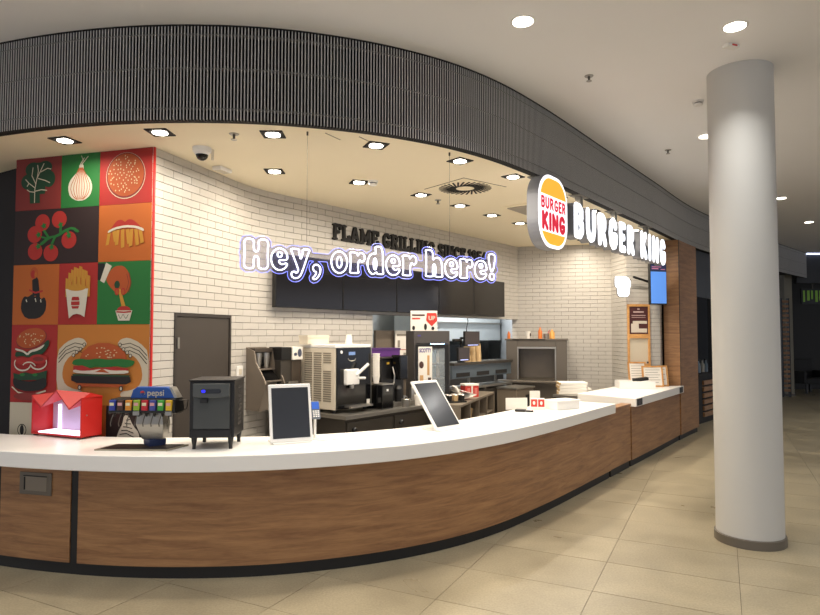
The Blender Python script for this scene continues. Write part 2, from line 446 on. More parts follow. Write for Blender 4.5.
for t in tiles[300:]:
    M = Matrix.Translation((t[2][0], t[2][1], 0)) @ Matrix.Rotation(ta, 4, 'Z'); st.add(tile_bm.v, tile_bm.f, 0, M)
o = st.build('tile_field', M_stone, fl); o['kind'] = 'stuff'

# ------------------------------------------------------------------ ceilings
kf = [tuple(FRONT.at(a, .5)) for a in np.linspace(FRONT.arc_x(-4), FRONT.arc_x(4.3), 40)]
struct(MB().plate(kf + [(4.5, 13), (2, 16.5), (-4.5, 16.5), (-5, 7)], -.003, .001).build('floor_kitchen', mat('kitchen_floor_tile', 'cfc8bd', .4, var=.06, scale=4)))
struct(MB().box(-14, 26, -6, 30, HM, HM + .1).build('ceiling', M_ceil_mall))
aF0, aF1 = 0., FRONT.arc_x(5.2)
cp = [tuple(FRONT.at(a, .06)) for a in np.linspace(aF0, aF1, 80)]
poly = cp + [(5.6, 12.6), (4.6, 17.5), (-5.5, 17.5), (-6.2, 6.5)]
o = MB().plate(poly, HC, HC + .05).build('ceiling_counter', M_ceil_in); struct(o)

# ------------------------------------------------------------------ slatted fascia above the counter
fas = ribbon(FRONT, 0, FRONT.L, .035, .09, HC - .005, HM, 'trim_1', M_fascia, step=.08); struct(fas)
pitch = .0245; na = int(FRONT.L / pitch)
fin_b = MB().box(-.0042, .0042, -.018, .02, HC - .012, HM - .004).box(-.0042, .0042, -.022, -.018, HC - .012, HM - .004, 1)
M_fins = [mat('slat_side_dark', '26272a', .6), M_fin]
def vis_arc(a):
    p = FRONT.at(a); q = px(p[0], p[1], 3.6); return q is not None and -25 < q[0] < 840
cand = sorted([(np.hypot(*FRONT.at(k * pitch)) + (0 if vis_arc(k * pitch) else 50), k * pitch) for k in range(na)])
fm = None
for (d_, a) in cand[:300]:
    if fm is None: o = fin_b.build('slat', M_fins, fas); fm = o.data
    else: o = bpy.data.objects.new('slat', fm); COL.objects.link(o); o.parent = fas
    p = FRONT.at(a, .012); o.location = (p[0], p[1], 0); o.rotation_euler = (0, 0, FRONT.ang(a))
st = MB()
for (d_, a) in cand[300:]:
    p = FRONT.at(a, .012); st.add(fin_b.v, fin_b.f, 0, Matrix.Translation((p[0], p[1], 0)) @ Matrix.Rotation(FRONT.ang(a), 4, 'Z')); st.mi[-12:] = fin_b.mi
o = st.build('slat_run', M_fins, fas); o['kind'] = 'stuff'
for z in (HC + .07, HC + .37, HM - .075): ribbon(FRONT, 0, FRONT.L, -.0125, .036, z, z + .005, 'rail', M_rail, fas, step=.08)
ribbon(FRONT, 0, FRONT.L, -.014, .05, HM - .012, HM, 'top_edge', M_fascia, fas, step=.08)

# ------------------------------------------------------------------ walls with bricks
BH, BL, BJ = .07, .25, .005
def make_bricks(wall, path, a_min, a_max, ztop, holes, zmin=0., count=300, phase=0., breaks=()):
    full = MB().box(-BL / 2 + BJ / 2, BL / 2 - BJ / 2, -.012, .01, -BH / 2 + BJ / 2, BH / 2 - BJ / 2)
    items = []
    row = 0; z = ztop - BH / 2
    while z - BH / 2 > zmin - .001:
        a = a_min - BL * ((row * .5 + phase) % 1.0)
        while a < a_max:
            b0, b1 = max(a, a_min), min(a + BL, a_max); a += BL
            segs = [(b0, b1)]
            for k_ in breaks: segs = [q for (c0, c1) in segs for q in (((c0, k_), (k_, c1)) if c0 < k_ < c1 else ((c0, c1),))]
            for (h0, h1, hz0, hz1) in holes:
                if hz0 - .02 < z < hz1 + .02:
                    ns = []
                    for (c0, c1) in segs:
                        if c1 <= h0 or c0 >= h1: ns.append((c0, c1))
                        else:
                            if c0 < h0: ns.append((c0, h0))
                            if c1 > h1: ns.append((h1, c1))
                    segs = ns
            for (c0, c1) in segs:
                if c1 - c0 < .008: continue
                p = path.at(c0); q = path.at(c1); m_ = (p + q) / 2; r_ = px(m_[0], m_[1], z)
                items.append(((r_[2] if (r_ and 5 < r_[0] < 800 and z > .95) else 99), m_, math.atan2(q[1] - p[1], q[0] - p[0]), z, (c1 - c0) / BL))
        z -= BH; row += 1
    items.sort(key=lambda t: t[0]); me = None; st = MB()
    for k, (d_, m_, an, zz, w) in enumerate(items):
        if k < count:
            if me is None: o = full.build('brick', M_brick, wall); me = o.data
            else: o = bpy.data.objects.new('brick', me); COL.objects.link(o); o.parent = wall
            o.location = (m_[0], m_[1], zz); o.rotation_euler = (0, 0, an); o.scale = (w if w < .99 else 1, 1, 1)
        else:
            st.add(full.v, full.f, 0, Matrix.Translation((m_[0], m_[1], zz)) @ Matrix.Rotation(an, 4, 'Z') @ Matrix.Diagonal((w, 1, 1, 1)))
    if st.v: o = st.build('brick_field', M_brick, wall); o['kind'] = 'stuff'

aOpen = BACK.arc_x(-.503); aEnd = BACK.L
aD0, aD1 = BACK.arc_x(-2.098), BACK.arc_x(-1.842)
wb = ribbon(BACK, .06, aOpen, .006, .14, 0, HC, 'wall_back', M_mortar, step=.1); struct(wb)
ribbon(BACK, aOpen, aEnd, .006, .14, 2.012, HC, 'bulkhead', M_mortar, wb, step=.2)
make_bricks(wb, BACK, 0, aEnd, HC, [(aD0, aD1, -1, 1.94), (aOpen, 99, -1, 2.01)], .0)
wr = ribbon(RIGHT, 0, RIGHT.L, .006, .10, 0, HC, 'wall_right', M_mortar, step=.02); struct(wr)
make_bricks(wr, RIGHT, 0, RIGHT.L - .01, HC, [], .0, breaks=[float(v) for v in RIGHT.a[1:-1]])
# mural wall and the dark end wall at the left
MU = Path([(-3.594, 5.607), (-2.187, 5.212)], False)
struct(ribbon(MU, 0, MU.L, .012, .12, 0, HC, 'wall_mural', mat('mural_wall_paint', '6b2620', .7), step=9))
struct(MB().box(-.012, .0, 0, .02, 0, HC).build('trim_2', M_red, loc=(-2.170, 5.2075, 0), rz=math.atan2(-.395, 1.407)))
DK = Path([(-6.2, 7.4), (-4.6, 6.3), (-3.66, 5.44), (-3.598, 5.60), (-3.57, 5.80)], False)
struct(ribbon(DK, 0, DK.L, .0, .08, 0, HC, 'wall_left', mat('dark_brown_wall', '170e0a', .85, var=.06), step=9))
# kitchen behind the pass-through
KB = Path([kp(.9, -2.4)[:2], kp(8.0, -2.4)[:2]], False)
struct(ribbon(KB, 0, KB.L, .0, .08, 0, HC, 'wall_kitchen', mat('kitchen_wall_bluegrey', 'b3b7b8', .5, var=.04), step=9))
KL = Path([kp(.95, -.16)[:2], kp(.95, -2.4)[:2]], False)
struct(ribbon(KL, 0, KL.L, .0, .08, 0, HC, 'wall_kitchen_side', mat('kitchen_side_paint', 'a9adb0', .5, var=.04), step=9))
KR = Path([kp(8.0, -2.4)[:2], (4.0, 12.6), (1.95, 11.40)], False)
struct(ribbon(KR, 0, KR.L, .0, .08, 0, HC, 'wall_kitchen_end', mat('kitchen_side_paint'), step=9))

# door in the side wall
a_m = (aD0 + aD1) / 2; p = BACK.at(a_m); an = BACK.ang(a_m); wD = aD1 - aD0
dr = MB().box(-wD / 2 + .03, wD / 2 - .03, -.012, .02, .005, 1.905).build('door_1', M_doorbrown, loc=(p[0], p[1], 0), rz=an, bevel=.003); struct(dr)
MB().box(-wD / 2, -wD / 2 + .028, -.022, .03, 0, 1.938).box(wD / 2 - .028, wD / 2, -.022, .03, 0, 1.938).box(-wD / 2 + .028, wD / 2 - .028, -.022, .03, 1.91, 1.938).build('door_frame', mat('door_frame_brown', '2f2925', .5), dr)
MB().box(-wD / 2 + .028, -wD / 2 + .05, -.035, -.012, 1.62, 1.72).build('hinge', M_steelg, dr)
MB().box(wD / 2 - .14, wD / 2 - .11, -.03, -.012, .95, 1.15).cyl((wD / 2 - .125, -.03, 1.05), (wD / 2 - .125, -.06, 1.05), .009).cyl((wD / 2 - .125, -.055, 1.05), (wD / 2 - .24, -.055, 1.05), .009).build('door_handle', M_steel, dr)
# pillar clad in oak at the end of the pick-up counter
aP0, aP1 = FRONT.arc_x(4.45), FRONT.arc_x(5.16)
wp = thing('oak_clad_pier', 'tall oak clad pier closing off the pick-up counter below the slatted fascia', 'pillar', (*FRONT.at((aP0 + aP1) / 2, .1), 0))
def cw(o, par):  # parent to an empty at its place without moving the world-space mesh
    o.parent = par; o.matrix_parent_inverse = Matrix.LocRotScale(par.location, par.rotation_euler, (1, 1, 1)).inverted(); return o
cw(ribbon(FRONT, aP0, aP1, -.03, .22, .09, HC - .015, 'cladding', M_wood, step=.2), wp)
cw(ribbon(FRONT, aP0 - .004, aP0 + .018, -.036, -.029, .8, HC - .015, 'corner_trim', M_kick, step=.2), wp)
cw(ribbon(FRONT, aP0, aP1, .0, .2, 0, .09, 'kick_plate', M_kick, step=.2), wp)

# ------------------------------------------------------------------ column
CX, CY, CR = 2.885, 5.34, .26
t = thing('round_column', 'thick round white painted column standing free on the mall floor', 'column', (CX, CY, 0))
MB().lathe([(CR, .075), (CR, HM)], n=64).build('shaft', M_col, t, smooth=True)
MB().lathe([(CR + .002, 0), (CR + .014, 0), (CR + .014, .07), (CR + .002, .076)], n=64).build('base_ring', mat('column_base', '6e675d', .45, .3), t, smooth=True)

# ------------------------------------------------------------------ service counter
aC0, aCe = FRONT.arc_x(-4.15), FRONT.arc_x(2.44)
def slab_depth(a): return float(np.interp(FRONT.at(a)[0], [-4.3, -3.5, -3.0, -2.2, -1.6], [.38, .43, .54, .60, .66]))
aK = FRONT.arc_x(-2.445); aK0 = FRONT.arc_x(-3.105)
ct = thing('service_counter', 'long curved oak panelled service counter with black kick plate', 'counter', (*FRONT.at(aK, .2), 0))
cw(ribbon(FRONT, aC0, aCe, .03, lambda a: slab_depth(a) - .06, .085, .785, 'carcass', M_blackmatt), ct)
cw(ribbon(FRONT, aC0, aK0 - .015, -.012, .03, .09, .785, 'front_panel', M_wood), ct)
cw(ribbon(FRONT, aK0 + .015, aK - .032, -.012, .03, .09, .785, 'front_panel', M_wood), ct)
cw(ribbon(FRONT, aK + .032, aCe, -.012, .03, .09, .785, 'front_panel', M_wood), ct)
cw(ribbon(FRONT, aK - .03, aK + .03, -.004, .03, .09, .785, 'dark_joint_strip', M_kick), ct)
cw(ribbon(FRONT, aK0 - .012, aK0 + .012, -.004, .03, .09, .785, 'dark_joint_strip', M_kick), ct)
cw(ribbon(FRONT, aC0, aCe - .01, .012, lambda a: slab_depth(a) - .1, 0, .086, 'kick_plate', M_kick), ct)
# recessed grey hatch plate in the left panel
aH = FRONT.arc_x(-2.77); p = FRONT.at(aH, -.012)
pl = MB().box(-.145, .145, -.008, 0, -.085, .08).build('hatch_plate', mat('hatch_grey', '6f675c', .5, .3), None, (p[0], p[1], .645), FRONT.ang(aH), bevel=.004); cw(pl, ct)
MB().box(-.105, .105, -.011, -.007, -.055, .05).build('hatch_flap', mat('hatch_flap', '857b6d', .45, .3), pl, bevel=.003)
MB().box(-.10, -.088, -.013, -.007, -.05, .045).box(-.105, .105, -.0125, -.007, .05, .056).build('hatch_shadow_gap', M_blackmatt, pl)
wt = ribbon(FRONT, aC0, aCe + .02, lambda a: -float(np.interp(FRONT.at(a)[0], [-4, -1.4, -.1, .6, 2.4], [.16, .16, .11, .07, .07])), slab_depth, .787, .90, 'worktop', M_white, bevel=.006)
tag(wt, 'long curved white worktop on the oak service counter', 'worktop')
# low flap door between the counters
aG0, aG1 = aCe + .03, FRONT.arc_x(2.915)
g = thing('counter_flap_door', 'low oak flap door between the curved counter and the pick-up counter', 'door', (*FRONT.at((aG0 + aG1) / 2, .05), 0))
cw(ribbon(FRONT, aG0, aG1, .0, .035, .09, .80, 'door_leaf', M_wood), g)
cw(ribbon(FRONT, aG0, aG1, -.01, .12, .80, .83, 'top_ledge', M_wood), g)
cw(ribbon(FRONT, aG1 - .028, aG1 - .002, .036, .09, 0, .80, 'hinge_post', M_kick), g)
cw(ribbon(FRONT, aG0 + .01, aG1 - .04, .01, .03, 0.0, .09, 'kick_plate', M_kick), g)
# pick-up counter
aQ0, aQ1 = aG1 + .015, FRONT.arc_x(4.44)
def pick_depth(a): return float(np.interp(FRONT.at(a)[0], [2.9, 3.5, 4.1, 4.45], [.5, .5, .2, .07]))
pc = thing('pick_up_counter', 'short straight oak panelled pick-up counter beside the oak pier', 'counter', (*FRONT.at((aQ0 + aQ1) / 2, .2), 0))
cw(ribbon(FRONT, aQ0, aQ1, -.012, .03, .09, .785, 'front_panel', M_wood), pc)
cw(ribbon(FRONT, aQ0, aQ0 + .03, .03, .62, .09, .785, 'end_panel', M_wood), pc)
cw(ribbon(FRONT, aQ0 + .03, aQ1, .03, pick_depth, .09, .785, 'carcass', M_blackmatt), pc)
cw(ribbon(FRONT, aQ0, aQ1, .012, pick_depth, 0, .09, 'kick_plate', M_kick), pc)
f0 = FRONT.at(aQ0 + .0, -.075); f1 = FRONT.at(aQ1 + .02, -.075)
pk = MB().plate([tuple(f0), tuple(f1), (4.02, 10.16), (3.58, 10.16), (3.36, 10.16), (2.40, 8.93)], .787, .90).build('worktop', M_white, bevel=.006)
tag(pk, 'short white worktop on the pick-up counter with two black price tags on its edge', 'worktop')
M_tagc = mat('tag_black', '1b1a1c', .4)
for X in (3.005, 4.34):
    a = FRONT.arc_x(X); q = FRONT.at(a, -.082); w_ = .20 if X < 3.5 else .19
    o = MB().box(-w_ / 2, w_ / 2, -.004, .004, -.043, .043).build('black_tag', M_tagc, None, (q[0], q[1], .845), FRONT.ang(a)); o.parent = pk
    MB().box(-w_ * .3, w_ * .28, -.0055, -.004, .012, .018).box(-w_ * .3, w_ * .12, -.0055, -.004, -.004, .001).box(-w_ * .3, w_ * .2, -.0055, -.004, -.02, -.015).build('print_lines', mat('tag_print', '6d6a6a', .6), o)

# ------------------------------------------------------------------ ceiling lamps over the counter
LAMPS = [(-2.83, 5.022), (-1.969, 4.82), (-1.09, 4.869), (-1.322, 5.99), (-.286, 5.157), (-.534, 6.428), (.459, 5.627), (.126, 7.02), (1.041, 6.201), (.619, 7.61), (1.096, 8.229), (1.577, 8.827), (1.72, 7.15), (2.35, 7.95), (2.86, 8.75), (2.95, 10.45), (3.45, 9.45), (2.05, 9.45)]
def lamp_light(x, y, z, w, col, size, spread):
    ld = bpy.data.lights.new('lamp_light', 'AREA'); ld.shape = 'DISK'; ld.size = size; ld.energy = w; ld.color = col; ld.spread = R(spread)
    o = bpy.data.objects.new('lamp_light', ld); COL.objects.link(o); o.location = (x, y, z); return o
proto = None
for i, (x, y) in enumerate(LAMPS):
    if proto is None:
        proto = thing('square_downlight', 'square black framed downlight recessed in the cream ceiling over the counter', 'ceiling light', (0, 0, HC), 0, 'square downlights over the counter')
        MB().box(-.088, .088, -.088, -.062, -.008, 0).box(-.088, .088, .062, .088, -.008, 0).box(-.088, -.062, -.062, .062, -.008, 0).box(.062, .088, -.062, .062, -.008, 0).box(-.062, .062, -.062, .062, -.003, 0).build('frame', M_blackmatt, proto)
        MB().lathe([(.058, -.012), (.058, -.003)], n=24).build('lens', M_lens, proto)
        t = proto
    else: t = copy_tree(proto)
    a = FRONT.arc_x(x); t.location = (x, y, HC); t.rotation_euler = (0, 0, FRONT.ang(a) if i not in (2, 3) else .02)
    w_ = KITCHEN_W
    l = lamp_light(0, 0, -.02, w_, WARM, .10, 170); l.parent = t
# mall downlights (those in view and the rest of the row around the viewer)
MALL = [(.827, 4.446), (2.418, 4.52), (3.426, 7.085), (6.251, 10.359), (8.164, 12.599), (-.9, 3.3), (-2.6, 2.6), (.9, 1.9), (2.9, 1.9), (5.0, 4.4), (5.6, 7.2), (-.9, .4), (-4.4, 3.3), (9.2, 10.0), (11.5, 13.2)]
proto = None
for i, (x, y) in enumerate(MALL):
    if proto is None:
        proto = thing('round_downlight', 'round white rimmed downlight recessed in the mall ceiling', 'ceiling light', (0, 0, HM), 0, 'round downlights of the mall ceiling')
        MB().lathe([(.084, -.005), (.094, -.002), (.094, 0), (.076, 0), (.076, -.005)], n=32, cap=False).build('rim', M_whitep, proto)
        MB().lathe([(.075, -.010), (.075, -.001)], n=28).build('lens', M_lens_mall, proto)
        t = proto
    else: t = copy_tree(proto)
    t.location = (x, y, HM)
    l = lamp_light(0, 0, -.02, MALL_W if y < 9 else MALL_W * .6, NEUT, .16, 120); l.parent = t

# ------------------------------------------------------------------ illuminated sign over the pick-up side
SA = np.array([1.37, 6.165]); SB = np.array([3.558, 9.04]); SD = (SB - SA) / np.linalg.norm(SB - SA); sang = math.atan2(SD[1], SD[0])
sg = thing('shop_sign', 'illuminated bun shaped logo with white lit lettering hanging below the fascia', 'sign', (SA[0], SA[1], HC), sang)
def sgz(z): return z - HC
# logo box
def rrect(w, h, r, cx, cz, n=10):
    out = []
    for (sx, sz, a0) in ((1, 1, 0), (-1, 1, 90), (-1, -1, 180), (1, -1, 270)):
        for k in range(n + 1):
            a = R(a0 + 90 * k / n); out.append((cx + sx * (w / 2 - r) + r * math.cos(a), cz + sz * (h / 2 - r) + r * math.sin(a)))
    return out
lx, lz = .04, sgz(2.965); LW, LH = .68, .73
lb = MB().prism(rrect(LW, LH, .26, lx, lz), -.05, .07).build('logo_box', M_signside, sg)
M_logow = mat('logo_white', 'ffffff', .5, emit='fbf9ff', es=1.15)
M_logoy = mat('logo_yellow', 'f2a51c', .5, emit='fab43c', es=.85)
M_logor = mat('logo_red', 'd31f3a', .5, emit='d3203c', es=.75)
MB().prism(rrect(LW - .004, LH - .004, .26, lx, lz), -.056, -.05).build('logo_face', M_logow, lb)
inner = rrect(LW - .07, LH - .07, .235, lx, lz, 14)
def clip(poly, zc, up):
    out = []
    n = len(poly)
    for i in range(n):
        a, b = poly[i], poly[(i + 1) % n]; ia = (a[1] > zc) == up; ib = (b[1] > zc) == up
        if ia: out.append(a)
        if ia != ib:
            k = (zc - a[1]) / (b[1] - a[1]); out.append((a[0] + (b[0] - a[0]) * k, zc))
    return out
MB().prism(clip(inner, lz + .155, True), -.060, -.056).build('logo_bun_top', M_logoy, lb)
MB().prism(clip(inner, lz - .215, False), -.060, -.056).build('logo_bun_bottom', M_logoy, lb)
for (o, _) in word(lb, 'BURGER', SANS, .088, .135, lx - .295, lx + .295, lz + .005, .004, -.060, M_logor, gap=.03): o.name = 'logo_letter'
for (o, _) in word(lb, 'KING', SANS, .125, .195, lx - .28, lx + .28, lz - .202, .004, -.060, M_logor, gap=.03): o.name = 'logo_letter'
# lettering
ls = word(sg, 'BURGER KING', SANS, .112, .41, .575, 4.12, sgz(2.775), .012, -.05, M_signface, gap=.15, space=.50, back=(.11, M_signside))
MB().box(.58, 2.52, .08, .14, sgz(2.87), sgz(3.08)).box(2.74, 4.15, .08, .14, sgz(2.87), sgz(3.08)).box(.40, .60, .04, .10, sgz(2.80), sgz(3.17)).build('backing_rail', M_signside, sg)
for s_ in (.06, 1.09, 2.25, 3.62):
    MB().box(s_ - .04, s_ + .04, .07, .13, (sgz(3.0) if s_ > .5 else sgz(3.2)), -.012).box(s_ - .14, s_ + .14, .03, .17, -.012, -.001).build('hanger', M_steelg, sg)

# ------------------------------------------------------------------ hanging neon sign
NA = np.array([-.80, 4.80]); NB = np.array([.352, 5.36]); ND = (NB - NA) / np.linalg.norm(NB - NA); nang = math.atan2(ND[1], ND[0])
def rot_ell(cx, cz, rx, rz, n=22, a0=0): return [(cx + rx * math.cos(2 * PI * k / n + a0), cz + rz * math.sin(2 * PI * k / n + a0)) for k in range(n)]
NE = {
 'H': (.97, [[(0, 0), (.40, 0), (.38, .3), (.42, .40), (.485, .43), (.55, .40), (.59, .3), (.57, 0), (.97, 0), (.93, .5), (.97, 1), (.57, 1), (.59, .7), (.55, .6), (.485, .57), (.42, .6), (.38, .7), (.40, 1), (0, 1), (.04, .5)]]),
 'e': (.68, [[(.67, .34), (.66, .52), (.56, .68), (.36, .75), (.15, .68), (.02, .5), (0, .34), (.06, .14), (.2, .01), (.38, -.02), (.56, .04), (.67, .19), (.60, .24), (.50, .19), (.40, .19), (.33, .25), (.32, .33)], rot_ell(.35, .52, .09, .085)]),
 'y': (.82, [[(0, .75), (.38, .75), (.36, .62), (.44, .36), (.52, .62), (.5, .75), (.82, .75), (.75, .62), (.52, .0), (.40, -.22), (.22, -.29), (.06, -.22), (.05, -.08), (.17, -.03), (.27, -.10), (.34, .0), (.32, .08), (.07, .62)]]),
 ',': (.38, [[(.02, .13), (.10, .23), (.24, .24), (.36, .12), (.34, -.08), (.2, -.26), (.06, -.30), (.03, -.22), (.14, -.14), (.18, -.02), (.07, .0)]]),
 'o': (.70, [rot_ell(.35, .365, .35, .39, 26), rot_ell(.35, .365, .11, .20, 18)]),
 'r': (.70, [[(0, 0), (.44, 0), (.39, .1), (.39, .38), (.46, .50), (.5, .44), (.60, .42), (.70, .52), (.68, .68), (.54, .76), (.42, .71), (.37, .62), (.36, .75), (0, .75), (.05, .63), (.05, .1)]]),
 'd': (.78, [[(.78, 0), (.74, .12), (.73, 1.02), (.36, 1.02), (.40, .9), (.40, .73), (.27, .76), (.1, .66), (0, .38), (.08, .1), (.24, -.02), (.38, .03), (.45, .08), (.46, 0)], rot_ell(.37, .37, .07, .21, 16)]),
 'h': (.90, [[(0, 0), (.42, 0), (.38, .1), (.38, .42), (.45, .5), (.52, .42), (.52, .1), (.48, 0), (.90, 0), (.86, .1), (.85, .52), (.76, .70), (.62, .76), (.47, .71), (.38, .63), (.38, 1.02), (0, 1.02), (.05, .9), (.05, .1)]]),
 '!': (.38, [[(.11, .33), (.25, .33), (.37, .86), (.33, 1.0), (.18, 1.03), (.03, 1.0), (-.01, .86)], rot_ell(.18, .11, .13, .13, 16)]),
}
ns = thing('neon_sign', 'glowing white outline neon lettering sign hanging on two thin wires over the worktop', 'sign', (NA[0], NA[1], 2.24), nang)
SMOOTH_CH = set('eyord,h!')
def soften(lp, it=2):
    for _ in range(it):
        out = []
        for i in range(len(lp)):
            a, b = lp[i], lp[(i + 1) % len(lp)]
            out.append((.78 * a[0] + .22 * b[0], .78 * a[1] + .22 * b[1])); out.append((.22 * a[0] + .78 * b[0], .22 * a[1] + .78 * b[1]))
        lp = out
    return lp
txt = 'Hey, order here!'; gapn = .10; x = 0.; adv = []
for ch in txt: adv.append(x); x += (.34 if ch == ' ' else NE[ch][0] + gapn)
tot = x - gapn; NX0, NX1 = -.485, 1.745; sx = (NX1 - NX0) / tot; NS = .222
allp = []
for ch, a in zip(txt, adv):
    if ch == ' ': continue
    tb = MB()
    for lp in NE[ch][1]:
        l2 = soften(lp, 2); pts = [(NX0 + (a + q[0]) * sx, 0, q[1] * NS) for q in l2]
        tb.tube(pts, .0058, n=6, closed=True); allp.append([(q[0], q[2]) for q in pts])
    tb.build('neon_letter', M_neon, ns, smooth=True)
xs = np.arange(NX0 - .06, NX1 + .06, .008); zs = np.arange(-.13, .29, .008); X, Z = np.meshgrid(xs, zs); F = np.full(X.shape, 9.)
for lp in allp:
    l2 = lp[::2]
    ins = np.zeros(X.shape, bool); D = np.full(X.shape, 9.)
    for a, b in zip(l2, l2[1:] + l2[:1]):
        D = np.minimum(D, seg_dist(X, Z, a, b))
        cond = ((a[1] > Z) != (b[1] > Z)); dz = (b[1] - a[1]) or 1e-9
        ins ^= cond & (X < (b[0] - a[0]) * (Z - a[1]) / dz + a[0])
    F = np.minimum(F, np.where(ins, -D, D))
F = np.minimum(F, seg_dist(X, Z, (NX0, .12), (NX1, .09)) - .004)      # the plate runs on between the words
outl = contours(F, xs, zs, .028)
outl = [l for l in outl if len(l) > 60]
m_ac = mat('clear_acrylic', '6f6c92', .08, alpha=.22)
fill_mesh('acrylic_plate', outl, .005, .012, m_ac, ns)
eb = MB()
for l in outl: eb.tube([(q[0], .014, q[1]) for q in l[::2]], .0022, n=4, closed=True)
eb.build('plate_edge', M_neonedge, ns)
for s_ in (0., np.linalg.norm(NB - NA)):
    zb = float(.225 if s_ < .1 else .19)
    MB().cyl((s_, .014, zb), (s_, .014, HC - 2.24 - .001), .0013, n=6).cyl((s_, .014, HC - 2.24 - .03), (s_, .014, HC - 2.24 - .001), .008, n=10).build('hanging_wire', M_steeld, ns)
# its light on the wall behind comes from the tubes themselves

# ------------------------------------------------------------------ wall lettering
fs = thing('wall_lettering', 'black slab serif lettering fixed to the white brick wall above the menu screens', 'lettering', kp(.41, 0.0, 2.92), KA)
word(fs, 'FLAME GRILLING SINCE 1954', SERIF, .105, .20, 0, 3.58, 0, .03, -.045, M_blackmatt, gap=.04, space=.36)

# ------------------------------------------------------------------ menu screens
MENU_LABELS = ['switched off menu screen at the brown door end of the row on the brick wall', 'switched off menu screen second from the brown door end of the row', 'switched off menu screen in the middle of the row of five', 'switched off menu screen second from the oven end of the row', 'switched off menu screen at the oven end of the row by the brick corner']
edges = [-.545, .505, 1.535, 2.51, 3.46, 4.44]
for i in range(5):
    w_ = edges[i + 1] - edges[i] - .012
    t = thing('menu_screen', MENU_LABELS[i], 'screen', kp((edges[i] + edges[i + 1]) / 2, .12, 2.045), KA, 'menu screens in one row')
    MB().box(-w_ / 2, w_ / 2, 0, .06, 0, .60).build('housing', M_black, t, bevel=.004)
    MB().box(-w_ / 2 + .008, w_ / 2 - .008, -.002, 0.0, .008, .592).build('display', M_screen, t)
    MB().box(-.15, .15, .06, .105, .2, .4).build('wall_bracket', M_steeld, t)

# ------------------------------------------------------------------ printed mural of square panels
MD = (np.array([-2.187, 5.212]) - np.array([-3.594, 5.607])); MD /= np.linalg.norm(MD); mang = math.atan2(MD[1], MD[0])
mu = thing('food_mural', 'wall mural of coloured square panels with drawn vegetables, fries and burgers', 'mural', (-3.594, 5.607, 0), mang)
INK = {k: mat('print_' + k, [int(c[i:i + 2], 16) / 255 * .83 for i in (0, 2, 4)], .7) for k, c in dict(red='b8241c', brick='8e2a22', green='1c7a30', dgreen='124524', leaf='1f7a2e', dark='2a1210', black='16100d', orange='cf6a1c', bun='c4581c', lorange='d8862e', cream='e6d9bd', white='efe6d2', tomato='c02a20', fry='d99a2e', seed='f0d9a8', grey='cfc3ae', ketch='b3201a').items()}
IK = list(INK); IM = [INK[k] for k in IK]
def E_(cx, cz, rx, rz, n=22, rot=0.):
    c, s = math.cos(rot), math.sin(rot)
    return [(cx + rx * math.cos(2 * PI * k / n) * c - rz * math.sin(2 * PI * k / n) * s, cz + rx * math.cos(2 * PI * k / n) * s + rz * math.sin(2 * PI * k / n) * c) for k in range(n)]
def line(pts, w):
    """thin ribbon polygon along a polyline"""
    L, Rr = [], []
    for i, p in enumerate(pts):
        a = pts[max(i - 1, 0)]; b = pts[min(i + 1, len(pts) - 1)]; dx, dz = b[0] - a[0], b[1] - a[1]; l = math.hypot(dx, dz) or 1
        L.append((p[0] - dz / l * w / 2, p[1] + dx / l * w / 2)); Rr.append((p[0] + dz / l * w / 2, p[1] - dx / l * w / 2))
    return L + Rr[::-1]
def arc(cx, cz, rx, rz, a0, a1, n=10): return [(cx + rx * math.cos(R(a0 + (a1 - a0) * k / n)), cz + rx / rx * rz * math.sin(R(a0 + (a1 - a0) * k / n))) for k in range(n + 1)]
def panel(x0, x1, z0, z1, colr, art):
    p = MB().box(x0 + .001, x1 - .001, -.004, .011, z0 + .001, z1 - .001).build('panel', INK[colr], mu)
    mb = MB(); w, h = x1 - x0, z1 - z0
    for li, (ck, poly) in enumerate(art):
        y = -.0045 - .00025 * (li + 1)
        q = [(x0 + a * w, z0 + b * h) for a, b in (soften(poly, 1) if 9 <= len(poly) <= 20 else poly)]
        mb.add([(a, y, b) for a, b in q], [tuple(range(len(q)))], IK.index(ck))
    if mb.v: mb.build('illustration', IM, p)
    return p
S1, S2, S3, S4 = 0., .511, .925, 1.462
Z1, Z2, Z3, Z4, Z5 = HC, 2.865, 2.372, 1.832, 1.14
rnd = random.Random(3)
# leafy green
A = [('dgreen', E_(.5, .66, .27, .25)), ('dgreen', E_(.28, .55, .16, .15)), ('dgreen', E_(.73, .58, .14, .16)), ('dgreen', E_(.38, .78, .17, .14)), ('dgreen', E_(.64, .80, .16, .13)), ('dgreen', [(.33, .13), (.55, .13), (.54, .30), (.66, .3), (.66, .5), (.3, .5)])]
for pl_ in ([(.43, .14), (.43, .4), (.47, .6), (.62, .88)], [(.44, .42), (.3, .52), (.22, .6)], [(.45, .5), (.36, .66), (.38, .82)], [(.48, .62), (.5, .75), (.48, .86)], [(.55, .72), (.7, .78), (.78, .76)], [(.5, .6), (.66, .55), (.76, .5)], [(.44, .36), (.58, .38), (.7, .36)], [(.3, .52), (.26, .46)], [(.43, .34), (.32, .36), (.26, .4)]): A.append(('cream', line(pl_, .018)))
panel(S1, S2, Z2, Z1, 'brick', A)
